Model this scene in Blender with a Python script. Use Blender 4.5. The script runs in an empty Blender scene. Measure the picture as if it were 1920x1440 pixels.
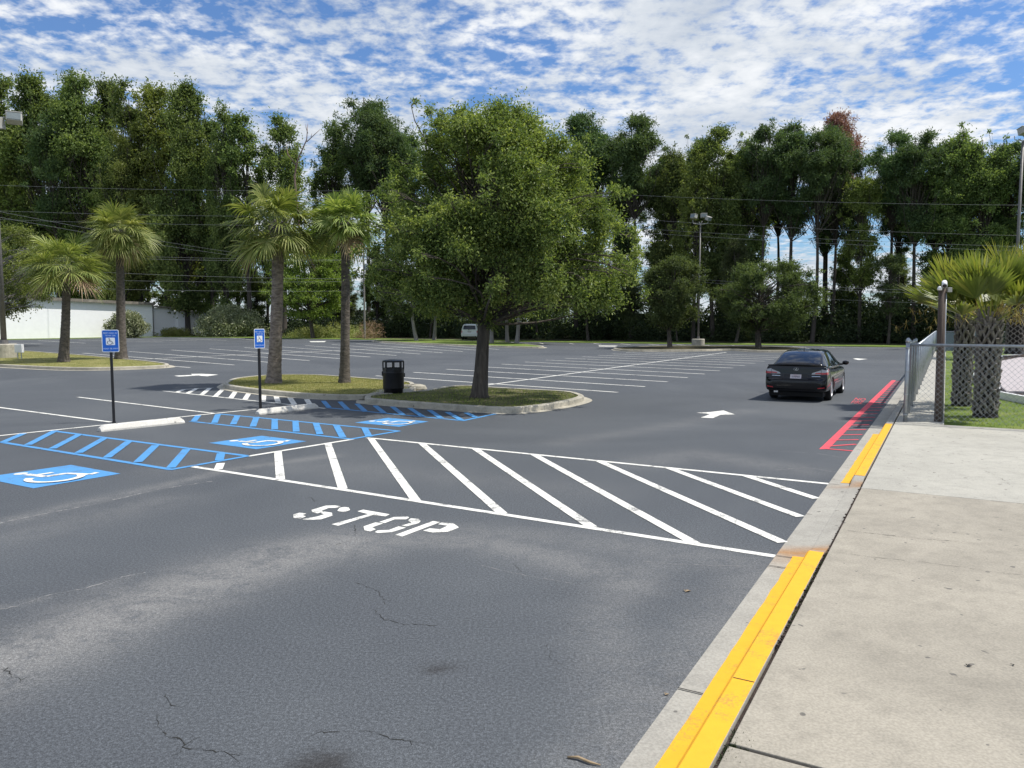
import bpy, math, random
import numpy as np
from mathutils import Vector, Matrix
from mathutils.bvhtree import BVHTree
R = math.radians
SC = bpy.context.scene
COL = SC.collection

# ------------------------------------------------------------------ camera
F_PX, CX, CY, H, PITCH = 1442.0, 960.0, 720.0, 2.3, math.atan(115/1442.0)
cam = bpy.data.cameras.new('camera'); cam.sensor_width = 36; cam.lens = F_PX/1920*36
cam.clip_start = 0.1; cam.clip_end = 6000
camo = bpy.data.objects.new('camera', cam); COL.objects.link(camo)
camo.location = (0, 0, H); camo.rotation_euler = (R(90)-PITCH, 0, 0)
SC.camera = camo

def ray(px, py):
    a = (px-CX)/F_PX; b = -(py-CY)/F_PX
    return Vector((a, math.cos(PITCH)+b*math.sin(PITCH), -math.sin(PITCH)+b*math.cos(PITCH)))
def G(px, py, z=0.0):
    """point of the horizontal plane z seen at a picture position of the survey photo"""
    d = ray(px, py); t = (z-H)/d.z
    return Vector((d.x*t, d.y*t, z))
def AT(px, py, Y):
    d = ray(px, py); t = Y/d.y
    return Vector((d.x*t, Y, H+d.z*t))

UH = R(29.4)
U = Vector((math.sin(UH), math.cos(UH), 0)); RT = Vector((math.cos(UH), -math.sin(UH), 0))
A0 = G(1553, 908)
def W(u, w, z=0.0):
    p = A0+U*u+RT*w; p.z = z; return p
def UW(p):
    q = Vector((p.x, p.y, 0))-Vector((A0.x, A0.y, 0)); return q.dot(U), q.dot(RT)

# ------------------------------------------------------------------ light
SC.view_settings.view_transform = 'Standard'; SC.view_settings.look = 'None'
SC.view_settings.exposure = 0.0; SC.view_settings.gamma = 1.0
SUN_EL, SUN_AZ = R(60), R(2)      # azimuth from +X towards +Y
sd = Vector((math.cos(SUN_EL)*math.cos(SUN_AZ), math.cos(SUN_EL)*math.sin(SUN_AZ), math.sin(SUN_EL)))
sl = bpy.data.lights.new('sun', 'SUN'); sl.energy = 5.0; sl.angle = R(0.53); sl.color = (1.0, 0.955, 0.88)
so = bpy.data.objects.new('sun', sl); COL.objects.link(so)
so.rotation_euler = sd.to_track_quat('Z', 'Y').to_euler(); so.location = (30, 0, 60)

def N(nt, typ, **kw):
    n = nt.nodes.new(typ)
    for k, v in kw.items():
        if k.startswith('_'): setattr(n, k[1:], v)
        else: n.inputs[k.replace('~', ' ')].default_value = v
    return n
def L(nt, a, b): nt.links.new(a, b)
def ramp(nt, src, stops, interp='LINEAR'):
    r = nt.nodes.new('ShaderNodeValToRGB'); r.color_ramp.interpolation = interp
    e = r.color_ramp.elements
    while len(e) > 1: e.remove(e[-1])
    e[0].position = stops[0][0]; c = stops[0][1]; e[0].color = (*c, 1) if not isinstance(c, (int, float)) else (c, c, c, 1)
    for p, c in stops[1:]:
        x = e.new(p); x.color = (*c, 1) if not isinstance(c, (int, float)) else (c, c, c, 1)
    if src is not None: L(nt, src, r.inputs['Fac'])
    return r.outputs['Color']
def mixc(nt, f, a, b, mode='MIX'):
    m = nt.nodes.new('ShaderNodeMix'); m.data_type = 'RGBA'; m.blend_type = mode
    for i, v in ((0, f), (6, a), (7, b)):
        if hasattr(v, 'links'): L(nt, v, m.inputs[i])
        elif isinstance(v, (int, float)): m.inputs[i].default_value = v if i == 0 else (v, v, v, 1)
        else: m.inputs[i].default_value = (*v, 1)
    return m.outputs[2]
def mth(nt, op, a, b=None, clamp=False):
    m = nt.nodes.new('ShaderNodeMath'); m.operation = op; m.use_clamp = clamp
    for i, v in ((0, a), (1, b)):
        if v is None: continue
        if hasattr(v, 'links'): L(nt, v, m.inputs[i])
        else: m.inputs[i].default_value = v
    return m.outputs[0]

world = bpy.data.worlds.new("World"); SC.world = world; world.use_nodes = True
nt = world.node_tree; nt.nodes.clear()
out = N(nt, 'ShaderNodeOutputWorld'); bg = N(nt, 'ShaderNodeBackground'); bg.inputs['Strength'].default_value = 0.085
sky = N(nt, 'ShaderNodeTexSky', _sky_type='NISHITA', _sun_disc=False)
sky.sun_elevation = SUN_EL; sky.sun_rotation = math.pi/2-SUN_AZ
sky.altitude = 0; sky.air_density = 1.25; sky.dust_density = 0.35; sky.ozone_density = 3.5
tc = N(nt, 'ShaderNodeTexCoord'); sx = N(nt, 'ShaderNodeSeparateXYZ'); L(nt, tc.outputs['Generated'], sx.inputs[0])
zz = mth(nt, 'MAXIMUM', mth(nt, 'ADD', sx.outputs['Z'], 0.16), 0.05)
cx = mth(nt, 'DIVIDE', sx.outputs['X'], zz); cy = mth(nt, 'DIVIDE', sx.outputs['Y'], zz)
cmb = N(nt, 'ShaderNodeCombineXYZ'); L(nt, cx, cmb.inputs[0]); L(nt, cy, cmb.inputs[1])
def wn(scale, detail, rough, dist=0.0, off=(0, 0, 0)):
    mp = N(nt, 'ShaderNodeMapping'); mp.inputs['Location'].default_value = off; L(nt, cmb.outputs[0], mp.inputs[0])
    n = N(nt, 'ShaderNodeTexNoise', Scale=scale, Detail=detail, Roughness=rough, Distortion=dist)
    L(nt, mp.outputs[0], n.inputs['Vector']); return n.outputs['Fac']
big = wn(0.95, 2, 0.5, 0.2, (0.9, 0.55, 0)); mid = wn(3.2, 3, 0.5, 0.3, (3, 1, 0)); fine = wn(15, 4, 0.6, 0.12, (1, 7, 0))
tot = mth(nt, 'ADD', mth(nt, 'ADD', mth(nt, 'MULTIPLY', big, 0.9), mth(nt, 'MULTIPLY', mid, 0.5)), mth(nt, 'MULTIPLY', fine, 0.85))
CLOUD_LO, CLOUD_HI = 0.99, 1.25
t01 = mth(nt, 'DIVIDE', mth(nt, 'SUBTRACT', tot, CLOUD_LO), CLOUD_HI-CLOUD_LO, True)
mask = ramp(nt, t01, [(0.0, 0.03), (0.35, 0.42), (0.7, 0.86), (1.0, 1.0)])
shade = wn(2.6, 4, 0.55, 0.3, (9, 2, 0))
sh2 = mth(nt, 'ADD', mth(nt, 'MULTIPLY', shade, 0.7), mth(nt, 'MULTIPLY', fine, 0.3))
ccol = ramp(nt, sh2, [(0.36, (6.6, 7.4, 8.6)), (0.5, (8.6, 9.2, 10.0)), (0.62, (11.0, 11.3, 11.7))])
skyc = mixc(nt, 1.0, sky.outputs[0], (0.80, 1.10, 1.52), 'MULTIPLY')
cloudy = mixc(nt, mask, skyc, ccol)
L(nt, cloudy, bg.inputs['Color']); L(nt, bg.outputs[0], out.inputs[0])

# ------------------------------------------------------------------ materials
def noise(nt, vec, scale, detail=4, rough=0.55, dist=0.0):
    n = N(nt, 'ShaderNodeTexNoise', Scale=scale, Detail=detail, Roughness=rough, Distortion=dist)
    L(nt, vec, n.inputs['Vector']); return n.outputs['Fac']
def base_mat(name):
    m = bpy.data.materials.new(name); m.use_nodes = True; nt = m.node_tree
    b = nt.nodes['Principled BSDF']; tc = N(nt, 'ShaderNodeTexCoord')
    return m, nt, b, tc
def bump(nt, b, h, strength, dist=0.01):
    bp = N(nt, 'ShaderNodeBump', Strength=strength, Distance=dist); L(nt, h, bp.inputs['Height']); L(nt, bp.outputs[0], b.inputs['Normal'])
def mat(name, col, rough=0.6, metal=0.0, var=0.12, scale=6.0, bmp=0.0, spec=None, coat=0.0, sc2=None):
    m, nt, b, tc = base_mat(name)
    v = tc.outputs['Object']
    f = noise(nt, v, scale)
    lo = tuple(c*(1-var) for c in col); hi = tuple(min(1, c*(1+var)) for c in col)
    L(nt, ramp(nt, f, [(0.3, lo), (0.7, hi)]), b.inputs['Base Color'])
    b.inputs['Roughness'].default_value = rough; b.inputs['Metallic'].default_value = metal
    if spec is not None: b.inputs['Specular IOR Level'].default_value = spec
    if coat: b.inputs['Coat Weight'].default_value = coat; b.inputs['Coat Roughness'].default_value = 0.03
    if bmp: bump(nt, b, noise(nt, v, sc2 or scale*8, 3), bmp)
    return m

def asphalt_mat():
    m, nt, b, tc = base_mat('asphalt'); v = tc.outputs['Object']
    big = noise(nt, v, 0.16, 4, 0.6, 0.8); mid = noise(nt, v, 0.9, 5, 0.6, 0.5); fine = noise(nt, v, 45, 3, 0.7); grit = noise(nt, v, 130, 2, 0.6)
    c = ramp(nt, big, [(0.36, (0.066, 0.073, 0.082)), (0.5, (0.080, 0.088, 0.097)), (0.64, (0.098, 0.106, 0.114))])
    c = mixc(nt, mth(nt, 'MULTIPLY', mid, 0.55), c, (0.068, 0.075, 0.085))
    at = N(nt, 'ShaderNodeAttribute', _attribute_name='wear')
    streak = mth(nt, 'MULTIPLY', mth(nt, 'SUBTRACT', mth(nt, 'ADD', mth(nt, 'MULTIPLY', noise(nt, v, 2.2, 6, 0.75, 1.2), 1.0), mth(nt, 'MULTIPLY', noise(nt, v, 14, 4, 0.7), 0.6)), 0.55), 3.2, True)
    wf = mth(nt, 'MULTIPLY', at.outputs['Fac'], mth(nt, 'ADD', streak, 0.15), True)
    c = mixc(nt, wf, c, (0.23, 0.225, 0.215))
    at2 = N(nt, 'ShaderNodeAttribute', _attribute_name='dark')
    dk = mth(nt, 'MULTIPLY', mth(nt, 'SUBTRACT', mth(nt, 'ADD', at2.outputs['Fac'], mth(nt, 'MULTIPLY', mth(nt, 'SUBTRACT', noise(nt, v, 22, 4, 0.7), 0.5), 0.9)), 0.12), 1.5, True)
    dk = mth(nt, 'MULTIPLY', dk, mth(nt, 'MULTIPLY', at2.outputs['Fac'], 1.6, True))
    c = mixc(nt, dk, c, (0.035, 0.035, 0.036))
    sp = ramp(nt, fine, [(0.36, 0.62), (0.5, 0.97), (0.64, 1.5)])
    sp2 = ramp(nt, grit, [(0.36, 0.6), (0.5, 0.94), (0.64, 1.6)])
    c = mixc(nt, 0.75, c, sp, 'MULTIPLY'); c = mixc(nt, 0.8, c, sp2, 'MULTIPLY')
    L(nt, c, b.inputs['Base Color']); b.inputs['Roughness'].default_value = 0.82; b.inputs['Specular IOR Level'].default_value = 0.35
    bump(nt, b, mixc(nt, 0.5, fine, grit), 0.55, 0.006)
    return m
def concrete_mat(name, a, c2, stain=0.25, attr=False):
    m, nt, b, tc = base_mat(name); v = tc.outputs['Object']
    big = noise(nt, v, 0.8, 5, 0.6, 0.6); fine = noise(nt, v, 60, 3, 0.6); mid = noise(nt, v, 5, 5, 0.65)
    c = ramp(nt, big, [(0.3, a), (0.7, c2)])
    c = mixc(nt, mth(nt, 'MULTIPLY', ramp(nt, mid, [(0.45, 0.0), (0.75, 1.0)]), stain), c, tuple(x*0.62 for x in a))
    spots = noise(nt, v, 9, 2, 0.5)
    c = mixc(nt, ramp(nt, spots, [(0.70, 0.0), (0.72, 0.75)]), c, (0.08, 0.075, 0.07))
    if attr:
        at = N(nt, 'ShaderNodeAttribute', _attribute_name='rust')
        c = mixc(nt, mth(nt, 'MULTIPLY', at.outputs['Fac'], mth(nt, 'ADD', mid, 0.35), True), c, (0.36, 0.17, 0.045))
    sp = ramp(nt, fine, [(0.36, 0.86), (0.64, 1.12)])
    c = mixc(nt, 1.0, c, sp, 'MULTIPLY')
    L(nt, c, b.inputs['Base Color']); b.inputs['Roughness'].default_value = 0.85
    bump(nt, b, fine, 0.3, 0.004)
    return m
def paint_mat(name, col, worn=0.5, under=(0.10, 0.10, 0.105), edge=0.585):
    m, nt, b, tc = base_mat(name); v = tc.outputs['Object']
    n1 = noise(nt, v, 3.0, 5, 0.7, 0.5); n2 = noise(nt, v, 55, 3, 0.7); n3 = noise(nt, v, 11, 4, 0.6)
    c = mixc(nt, ramp(nt, n3, [(0.35, 0.0), (0.75, 0.3)]), col, tuple(x*0.7 for x in col))
    w = mth(nt, 'ADD', mth(nt, 'MULTIPLY', n1, 0.6), mth(nt, 'MULTIPLY', n2, 0.4))
    c = mixc(nt, mth(nt, 'MULTIPLY', ramp(nt, w, [(edge-0.05, 0.0), (edge+0.04, 1.0)]), worn), c, under)
    L(nt, c, b.inputs['Base Color']); b.inputs['Roughness'].default_value = 0.7
    bump(nt, b, n2, 0.35, 0.004)
    return m
def leaf_mat(name, c0, c1, c2, rough=0.5, trans=0.3, scale=0.9, spec=0.4):
    m, nt, b, tc = base_mat(name); v = tc.outputs['Object']
    geo = N(nt, 'ShaderNodeNewGeometry'); oi = N(nt, 'ShaderNodeObjectInfo')
    f = mth(nt, 'ADD', mth(nt, 'MULTIPLY', noise(nt, v, scale, 3), 0.62), mth(nt, 'MULTIPLY', geo.outputs['Random Per Island'], 0.38))
    c = ramp(nt, f, [(0.28, c0), (0.5, c1), (0.74, c2)])
    hv = N(nt, 'ShaderNodeHueSaturation', Saturation=0.93); L(nt, c, hv.inputs['Color'])
    L(nt, mth(nt, 'ADD', mth(nt, 'MULTIPLY', oi.outputs['Random'], 0.022), 0.481), hv.inputs['Hue'])
    L(nt, mth(nt, 'ADD', mth(nt, 'MULTIPLY', oi.outputs['Random'], 0.4), 1.1), hv.inputs['Value'])
    c = hv.outputs[0]
    L(nt, c, b.inputs['Base Color']); b.inputs['Roughness'].default_value = rough; b.inputs['Specular IOR Level'].default_value = spec
    tr = N(nt, 'ShaderNodeBsdfTranslucent'); L(nt, mixc(nt, 1.0, c, (1.25, 1.3, 0.6), 'MULTIPLY'), tr.inputs['Color'])
    ms = N(nt, 'ShaderNodeMixShader'); ms.inputs[0].default_value = trans
    L(nt, b.outputs[0], ms.inputs[1]); L(nt, tr.outputs[0], ms.inputs[2])
    L(nt, ms.outputs[0], nt.nodes['Material Output'].inputs[0])
    return m
def bark_mat(name, a, c2, sx=14, sz=2.0, bs=0.8):
    m, nt, b, tc = base_mat(name)
    mp = N(nt, 'ShaderNodeMapping'); mp.inputs['Scale'].default_value = (sx, sx, sz); L(nt, tc.outputs['Object'], mp.inputs[0])
    f = noise(nt, mp.outputs[0], 1.0, 5, 0.65, 0.6)
    L(nt, ramp(nt, f, [(0.3, a), (0.7, c2)]), b.inputs['Base Color']); b.inputs['Roughness'].default_value = 0.9
    bump(nt, b, f, bs, 0.05)
    return m
def grass_mat(name, a, b_, c_, sc=1.2):
    m, nt, b, tc = base_mat(name); v = tc.outputs['Object']
    f = mth(nt, 'ADD', mth(nt, 'MULTIPLY', noise(nt, v, sc, 5, 0.6, 0.4), 0.6), mth(nt, 'MULTIPLY', noise(nt, v, 30, 3, 0.7), 0.4))
    L(nt, ramp(nt, f, [(0.35, a), (0.5, b_), (0.66, c_)]), b.inputs['Base Color']); b.inputs['Roughness'].default_value = 0.9
    b.inputs['Specular IOR Level'].default_value = 0.2
    bump(nt, b, noise(nt, v, 30, 3, 0.7), 0.8, 0.03)
    return m

M = {}
M['asphalt'] = asphalt_mat()
M['walk'] = concrete_mat('tan_concrete', (0.268, 0.244, 0.198), (0.365, 0.332, 0.27), 0.45)
M['walk_light'] = concrete_mat('pale_concrete', (0.35, 0.336, 0.292), (0.435, 0.418, 0.362), 0.4)
M['gutter'] = concrete_mat('gutter_concrete', (0.30, 0.285, 0.25), (0.40, 0.38, 0.33), 0.4, True)
M['kerb'] = concrete_mat('kerb_concrete', (0.34, 0.32, 0.26), (0.55, 0.51, 0.42), 0.7)
M['white_paint'] = paint_mat('white_road_paint', (0.78, 0.77, 0.71), 0.9, edge=0.57)
M['blue_paint'] = paint_mat('blue_road_paint', (0.075, 0.28, 0.58), 0.7, edge=0.585)
M['red_paint'] = paint_mat('red_road_paint', (0.72, 0.075, 0.10), 0.55)
M['yellow_paint'] = paint_mat('yellow_kerb_paint', (0.82, 0.405, 0.012), 0.85, (0.42, 0.24, 0.05), edge=0.60)
M['grass'] = grass_mat('lawn_grass', (0.07, 0.11, 0.018), (0.13, 0.19, 0.035), (0.23, 0.25, 0.075))
M['dry_grass'] = grass_mat('dry_grass', (0.10, 0.12, 0.03), (0.22, 0.22, 0.07), (0.36, 0.32, 0.15))
M['island_mix'] = grass_mat('worn_island_ground', (0.05, 0.045, 0.028), (0.12, 0.12, 0.05), (0.24, 0.20, 0.13), 1.0)
M['soil'] = grass_mat('leafy_soil', (0.03, 0.035, 0.015), (0.06, 0.055, 0.03), (0.11, 0.09, 0.055), 0.8)
M['mulch'] = grass_mat('mulch', (0.02, 0.016, 0.013), (0.045, 0.032, 0.026), (0.09, 0.07, 0.06), 4)
M['crack'] = mat('crack_dirt', (0.025, 0.025, 0.022), 0.95)
M['black'] = mat('black_metal', (0.012, 0.012, 0.014), 0.45, 0.0, 0.2)
M['galv'] = mat('galvanised_steel', (0.36, 0.39, 0.42), 0.42, 0.7, 0.15, 9)
M['bronze'] = mat('brown_pole_metal', (0.15, 0.142, 0.138), 0.5, 0.2, 0.2)
M['alu'] = mat('lamp_housing', (0.40, 0.39, 0.36), 0.45, 0.1, 0.1)
M['lens'] = mat('lamp_glass', (0.18, 0.21, 0.22), 0.15, 0.0, 0.1)
M['white'] = mat('white_painted', (0.8, 0.8, 0.8), 0.5, 0, 0.04)
M['sign_blue'] = mat('sign_blue', (0.008, 0.12, 0.56), 0.4, 0, 0.04)
M['sign_white'] = mat('sign_white', (0.8, 0.83, 0.86), 0.4, 0, 0.02)
M['sign_text'] = mat('sign_text_paint', (0.62, 0.74, 0.88), 0.4, 0, 0.02)
M['sign_back'] = mat('sign_symbol_ink', (0.16, 0.17, 0.24), 0.5, 0, 0.02)
M['wood_grey'] = bark_mat('grey_pole_wood', (0.16, 0.15, 0.14), (0.30, 0.28, 0.26), 10, 0.6, 0.3)
M['wood'] = bark_mat('weathered_wood', (0.05, 0.035, 0.028), (0.13, 0.10, 0.085), 30, 1.2, 0.4)
M['bark'] = bark_mat('oak_bark', (0.035, 0.028, 0.022), (0.13, 0.11, 0.09), 11, 1.8, 1.0)
M['pine_bark'] = bark_mat('pine_bark', (0.03, 0.025, 0.022), (0.095, 0.08, 0.068), 5, 1.0, 1.0)
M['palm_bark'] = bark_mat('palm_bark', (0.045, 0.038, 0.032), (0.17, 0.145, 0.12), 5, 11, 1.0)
M['palm_bark_light'] = bark_mat('sunlit_palm_bark', (0.09, 0.07, 0.058), (0.36, 0.30, 0.255), 5, 11, 1.0)  # paler copy of the palm bark with sunlight put into its colour
M['boot'] = bark_mat('palm_boots', (0.09, 0.08, 0.07), (0.30, 0.27, 0.24), 9, 9, 0.8)
M['boot_dark'] = mat('palm_core', (0.022, 0.018, 0.015), 0.95)
M['dead'] = leaf_mat('dead_frond', (0.13, 0.085, 0.045), (0.24, 0.17, 0.09), (0.36, 0.27, 0.15), 0.7, 0.15)
M['oak_leaf'] = leaf_mat('oak_leaf', (0.052, 0.085, 0.02), (0.118, 0.165, 0.04), (0.26, 0.30, 0.08), 0.5, 0.42, 0.8, 0.35)
M['oak2_leaf'] = leaf_mat('round_oak_leaf', (0.05, 0.08, 0.03), (0.085, 0.125, 0.045), (0.13, 0.175, 0.055), 0.55, 0.42, 0.8, 0.25)
M['broad_leaf'] = leaf_mat('broad_leaf', (0.052, 0.086, 0.03), (0.112, 0.16, 0.05), (0.21, 0.265, 0.08), 0.6, 0.42, 0.35, 0.2)
M['olive_leaf'] = leaf_mat('olive_leaf', (0.088, 0.125, 0.03), (0.148, 0.20, 0.045), (0.225, 0.27, 0.07), 0.5, 0.42, 0.35)
M['pine_leaf'] = leaf_mat('pine_needle', (0.042, 0.08, 0.034), (0.074, 0.125, 0.048), (0.125, 0.182, 0.062), 0.6, 0.32, 0.35, 0.2)
M['cyp_leaf'] = leaf_mat('cypress_leaf', (0.085, 0.15, 0.02), (0.15, 0.235, 0.035), (0.22, 0.30, 0.05), 0.5, 0.42, 0.5)
M['red_leaf'] = leaf_mat('russet_needle', (0.20, 0.095, 0.07), (0.33, 0.18, 0.13), (0.45, 0.28, 0.21), 0.6, 0.2, 0.5)
M['shrub_leaf'] = leaf_mat('shrub_leaf', (0.10, 0.13, 0.065), (0.20, 0.235, 0.12), (0.38, 0.40, 0.24), 0.4, 0.2, 1.5, 0.6)
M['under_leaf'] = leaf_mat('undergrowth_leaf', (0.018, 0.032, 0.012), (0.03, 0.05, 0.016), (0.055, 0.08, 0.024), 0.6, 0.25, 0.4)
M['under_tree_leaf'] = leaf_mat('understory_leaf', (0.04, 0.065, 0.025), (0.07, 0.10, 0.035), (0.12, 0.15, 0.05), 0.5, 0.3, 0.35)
M['weed_leaf'] = leaf_mat('weed_leaf', (0.13, 0.17, 0.04), (0.22, 0.25, 0.07), (0.34, 0.33, 0.13), 0.6, 0.3, 0.6)
M['palm_leaf'] = leaf_mat('palm_frond', (0.07, 0.115, 0.022), (0.16, 0.215, 0.045), (0.33, 0.36, 0.12), 0.5, 0.3, 0.7, 0.3)
M['fan_leaf'] = leaf_mat('fan_palm_frond', (0.075, 0.105, 0.016), (0.14, 0.175, 0.026), (0.28, 0.27, 0.05), 0.38, 0.3, 0.9, 0.6)
M['blade'] = leaf_mat('grass_blade', (0.09, 0.14, 0.02), (0.16, 0.215, 0.035), (0.28, 0.29, 0.09), 0.7, 0.3, 1.5)
M['dry_blade'] = leaf_mat('dry_grass_blade', (0.13, 0.15, 0.035), (0.25, 0.25, 0.08), (0.42, 0.37, 0.17), 0.7, 0.3, 1.5)

# ------------------------------------------------------------------ mesh helpers
def tag(o, label=None, cat=None, group=None, kind=None):
    if label: o['label'] = label
    if cat: o['category'] = cat
    if group: o['group'] = group
    if kind: o['kind'] = kind
    return o
def empty(name, loc=(0, 0, 0), rz=0.0, label=None, cat=None, group=None, scale=1.0):
    o = bpy.data.objects.new(name, None); COL.objects.link(o); o.location = loc; o.rotation_euler = (0, 0, rz)
    o.scale = (scale,)*3; o.empty_display_size = 0.2
    return tag(o, label, cat, group)
def link(name, me, m, parent=None):
    o = bpy.data.objects.new(name, me); COL.objects.link(o)
    if m is not None and not me.materials: me.materials.append(m)
    if parent: o.parent = parent
    return o
def copy_tree(o, parent=None):
    c = o.copy(); COL.objects.link(c)
    if parent: c.parent = parent
    for ch in list(o.children): copy_tree(ch, c)
    return c

class MB:
    def __init__(s): s.v = []; s.f = []
    def poly(s, pts):
        pts = list(pts)
        n = len(s.v); s.v += [tuple(p) for p in pts]; s.f.append(tuple(range(n, n+len(pts)))); return s
    def box(s, c, size, mx=None, ch=0.0):
        x, y, z = size[0]/2, size[1]/2, size[2]/2; n = len(s.v); c = Vector(c)
        for a in ((-x, -y, -z), (x, -y, -z), (x, y, -z), (-x, y, -z), (-x, -y, z), (x, -y, z), (x, y, z), (-x, y, z)):
            p = Vector(a)
            if ch and a[2] > 0: p.x *= ch; p.y *= ch
            if mx is not None: p = mx @ p
            s.v.append(tuple(p+c))
        s.f += [tuple(n+i for i in q) for q in ((0, 3, 2, 1), (4, 5, 6, 7), (0, 1, 5, 4), (1, 2, 6, 5), (2, 3, 7, 6), (3, 0, 4, 7))]
        return s
    def bar(s, a, b, w, h):
        """rectangular bar from a to b, w across, h up"""
        a = Vector(a); b = Vector(b); d = (b-a); ln = d.length; d.normalize()
        up = Vector((0, 0, 1)) if abs(d.z) < 0.95 else Vector((1, 0, 0))
        sd_ = d.cross(up).normalized(); up2 = sd_.cross(d)
        mx = Matrix((sd_, d, up2)).transposed()
        return s.box((a+b)/2, (w, ln, h), mx)
    def tube(s, pts, rad, n=8, cap=True, twist=0.0, sq=None):
        pts = [Vector(p) for p in pts]; k = len(pts)
        if isinstance(rad, (int, float)): rad = [rad]*k
        base = len(s.v); ref = Vector((0.13, 0.97, 0.2))
        for i, p in enumerate(pts):
            d = (pts[min(i+1, k-1)]-pts[max(i-1, 0)])
            if d.length < 1e-9: d = Vector((0, 0, 1))
            d.normalize()
            a = d.cross(ref)
            if a.length < 0.05: a = d.cross(Vector((1, 0, 0)))
            a.normalize(); b = d.cross(a)
            for j in range(n):
                t = 2*math.pi*j/n+twist*i
                s.v.append(tuple(p+(a*math.cos(t)+b*math.sin(t))*rad[i]))
        for i in range(k-1):
            for j in range(n):
                j2 = (j+1) % n
                s.f.append((base+i*n+j, base+i*n+j2, base+(i+1)*n+j2, base+(i+1)*n+j))
        if cap:
            s.f.append(tuple(base+j for j in reversed(range(n)))); s.f.append(tuple(base+(k-1)*n+j for j in range(n)))
        return s
    def lathe(s, prof, n=24, c=(0, 0, 0)):
        base = len(s.v); k = len(prof)
        for r, z in prof:
            for j in range(n):
                t = 2*math.pi*j/n; s.v.append((c[0]+r*math.cos(t), c[1]+r*math.sin(t), c[2]+z))
        for i in range(k-1):
            for j in range(n):
                j2 = (j+1) % n; s.f.append((base+i*n+j, base+i*n+j2, base+(i+1)*n+j2, base+(i+1)*n+j))
        s.f.append(tuple(base+(k-1)*n+j for j in range(n))); s.f.append(tuple(base+j for j in reversed(range(n))))
        return s
    def prism(s, pts, z0, z1):
        n = len(s.v); k = len(pts)
        s.v += [(p[0], p[1], z0) for p in pts]+[(p[0], p[1], z1) for p in pts]
        s.f.append(tuple(n+k+i for i in range(k))); s.f.append(tuple(n+i for i in reversed(range(k))))
        for i in range(k):
            j = (i+1) % k; s.f.append((n+i, n+j, n+k+j, n+k+i))
        return s
    def mesh(s, name, smooth=False):
        me = bpy.data.meshes.new(name); me.from_pydata(s.v, [], s.f); me.update()
        if smooth: me.polygons.foreach_set('use_smooth', [True]*len(me.polygons))
        return me
    def build(s, name, m, parent=None, smooth=False, bevel=0.0):
        o = link(name, s.mesh(name, smooth), m, parent)
        if bevel:
            b = o.modifiers.new('bevel', 'BEVEL'); b.width = bevel; b.segments = 2; b.limit_method = 'ANGLE'
        return o

def np_mesh(name, V, Fq, smooth=False, mat_idx=None):
    """V (n,3), Fq (m,4) int"""
    me = bpy.data.meshes.new(name); V = np.asarray(V, np.float32); Fq = np.asarray(Fq, np.int32)
    me.vertices.add(len(V)); me.vertices.foreach_set('co', V.ravel())
    k = Fq.shape[1]
    me.loops.add(Fq.size); me.loops.foreach_set('vertex_index', Fq.ravel())
    me.polygons.add(len(Fq)); me.polygons.foreach_set('loop_start', np.arange(0, Fq.size, k, dtype=np.int32))
    try: me.polygons.foreach_set('loop_total', np.full(len(Fq), k, np.int32))
    except Exception: pass
    me.update(calc_edges=True)
    if mat_idx is not None: me.polygons.foreach_set('material_index', np.asarray(mat_idx, np.int32))
    me.polygons.foreach_set('use_smooth', [bool(smooth)]*len(me.polygons))
    return me
def unit(a):
    return a/np.maximum(np.linalg.norm(a, axis=1, keepdims=True), 1e-9)
def cards(rng, P, D, Nn, ln, wd, fold=0.25):
    """kite shaped leaves: base P, axis D, normal Nn"""
    D = unit(D); S = unit(np.cross(D, Nn)); Nn = np.cross(S, D); n = len(P)
    ln = np.broadcast_to(np.asarray(ln, float), (n,))[:, None]; wd = np.broadcast_to(np.asarray(wd, float), (n,))[:, None]
    a = P; c = P+D*ln-Nn*ln*0.12; m = P+D*ln*0.5
    b = m+S*wd*0.5+Nn*wd*fold; d = m-S*wd*0.5+Nn*wd*fold
    V = np.stack([a, b, c, d], 1).reshape(-1, 3); Fq = np.arange(4*n).reshape(n, 4)
    return V, Fq
def rand_dir(rng, n):
    return unit(rng.normal(size=(n, 3)))

def smooth_closed(pts, k=5):
    n = len(pts); o = []
    for i in range(n):
        p0, p1, p2, p3 = (Vector(pts[(i+j-1) % n]) for j in range(4))
        for t in (q/k for q in range(k)):
            o.append(0.5*((2*p1)+(p2-p0)*t+(2*p0-5*p1+4*p2-p3)*t*t+(3*p1-p0-3*p2+p3)*t**3))
    return o
def inset(pts, d):
    n = len(pts); o = []
    area = sum(pts[i].x*pts[(i+1) % n].y-pts[(i+1) % n].x*pts[i].y for i in range(n))
    sg = 1 if area > 0 else -1
    for i in range(n):
        t = (pts[(i+1) % n]-pts[i-1]); t.z = 0; t.normalize(); nr = Vector((-t.y, t.x, 0))*sg
        o.append(pts[i]+nr*d)
    return o
def in_poly(x, y, P):
    ins = np.zeros(len(x), bool); n = len(P); j = n-1
    for i in range(n):
        xi, yi, xj, yj = P[i][0], P[i][1], P[j][0], P[j][1]
        if abs(yj-yi) > 1e-12:
            c = ((yi > y) != (yj > y)) & (x < (xj-xi)*(y-yi)/(yj-yi)+xi); ins ^= c
        j = i
    return ins
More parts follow.
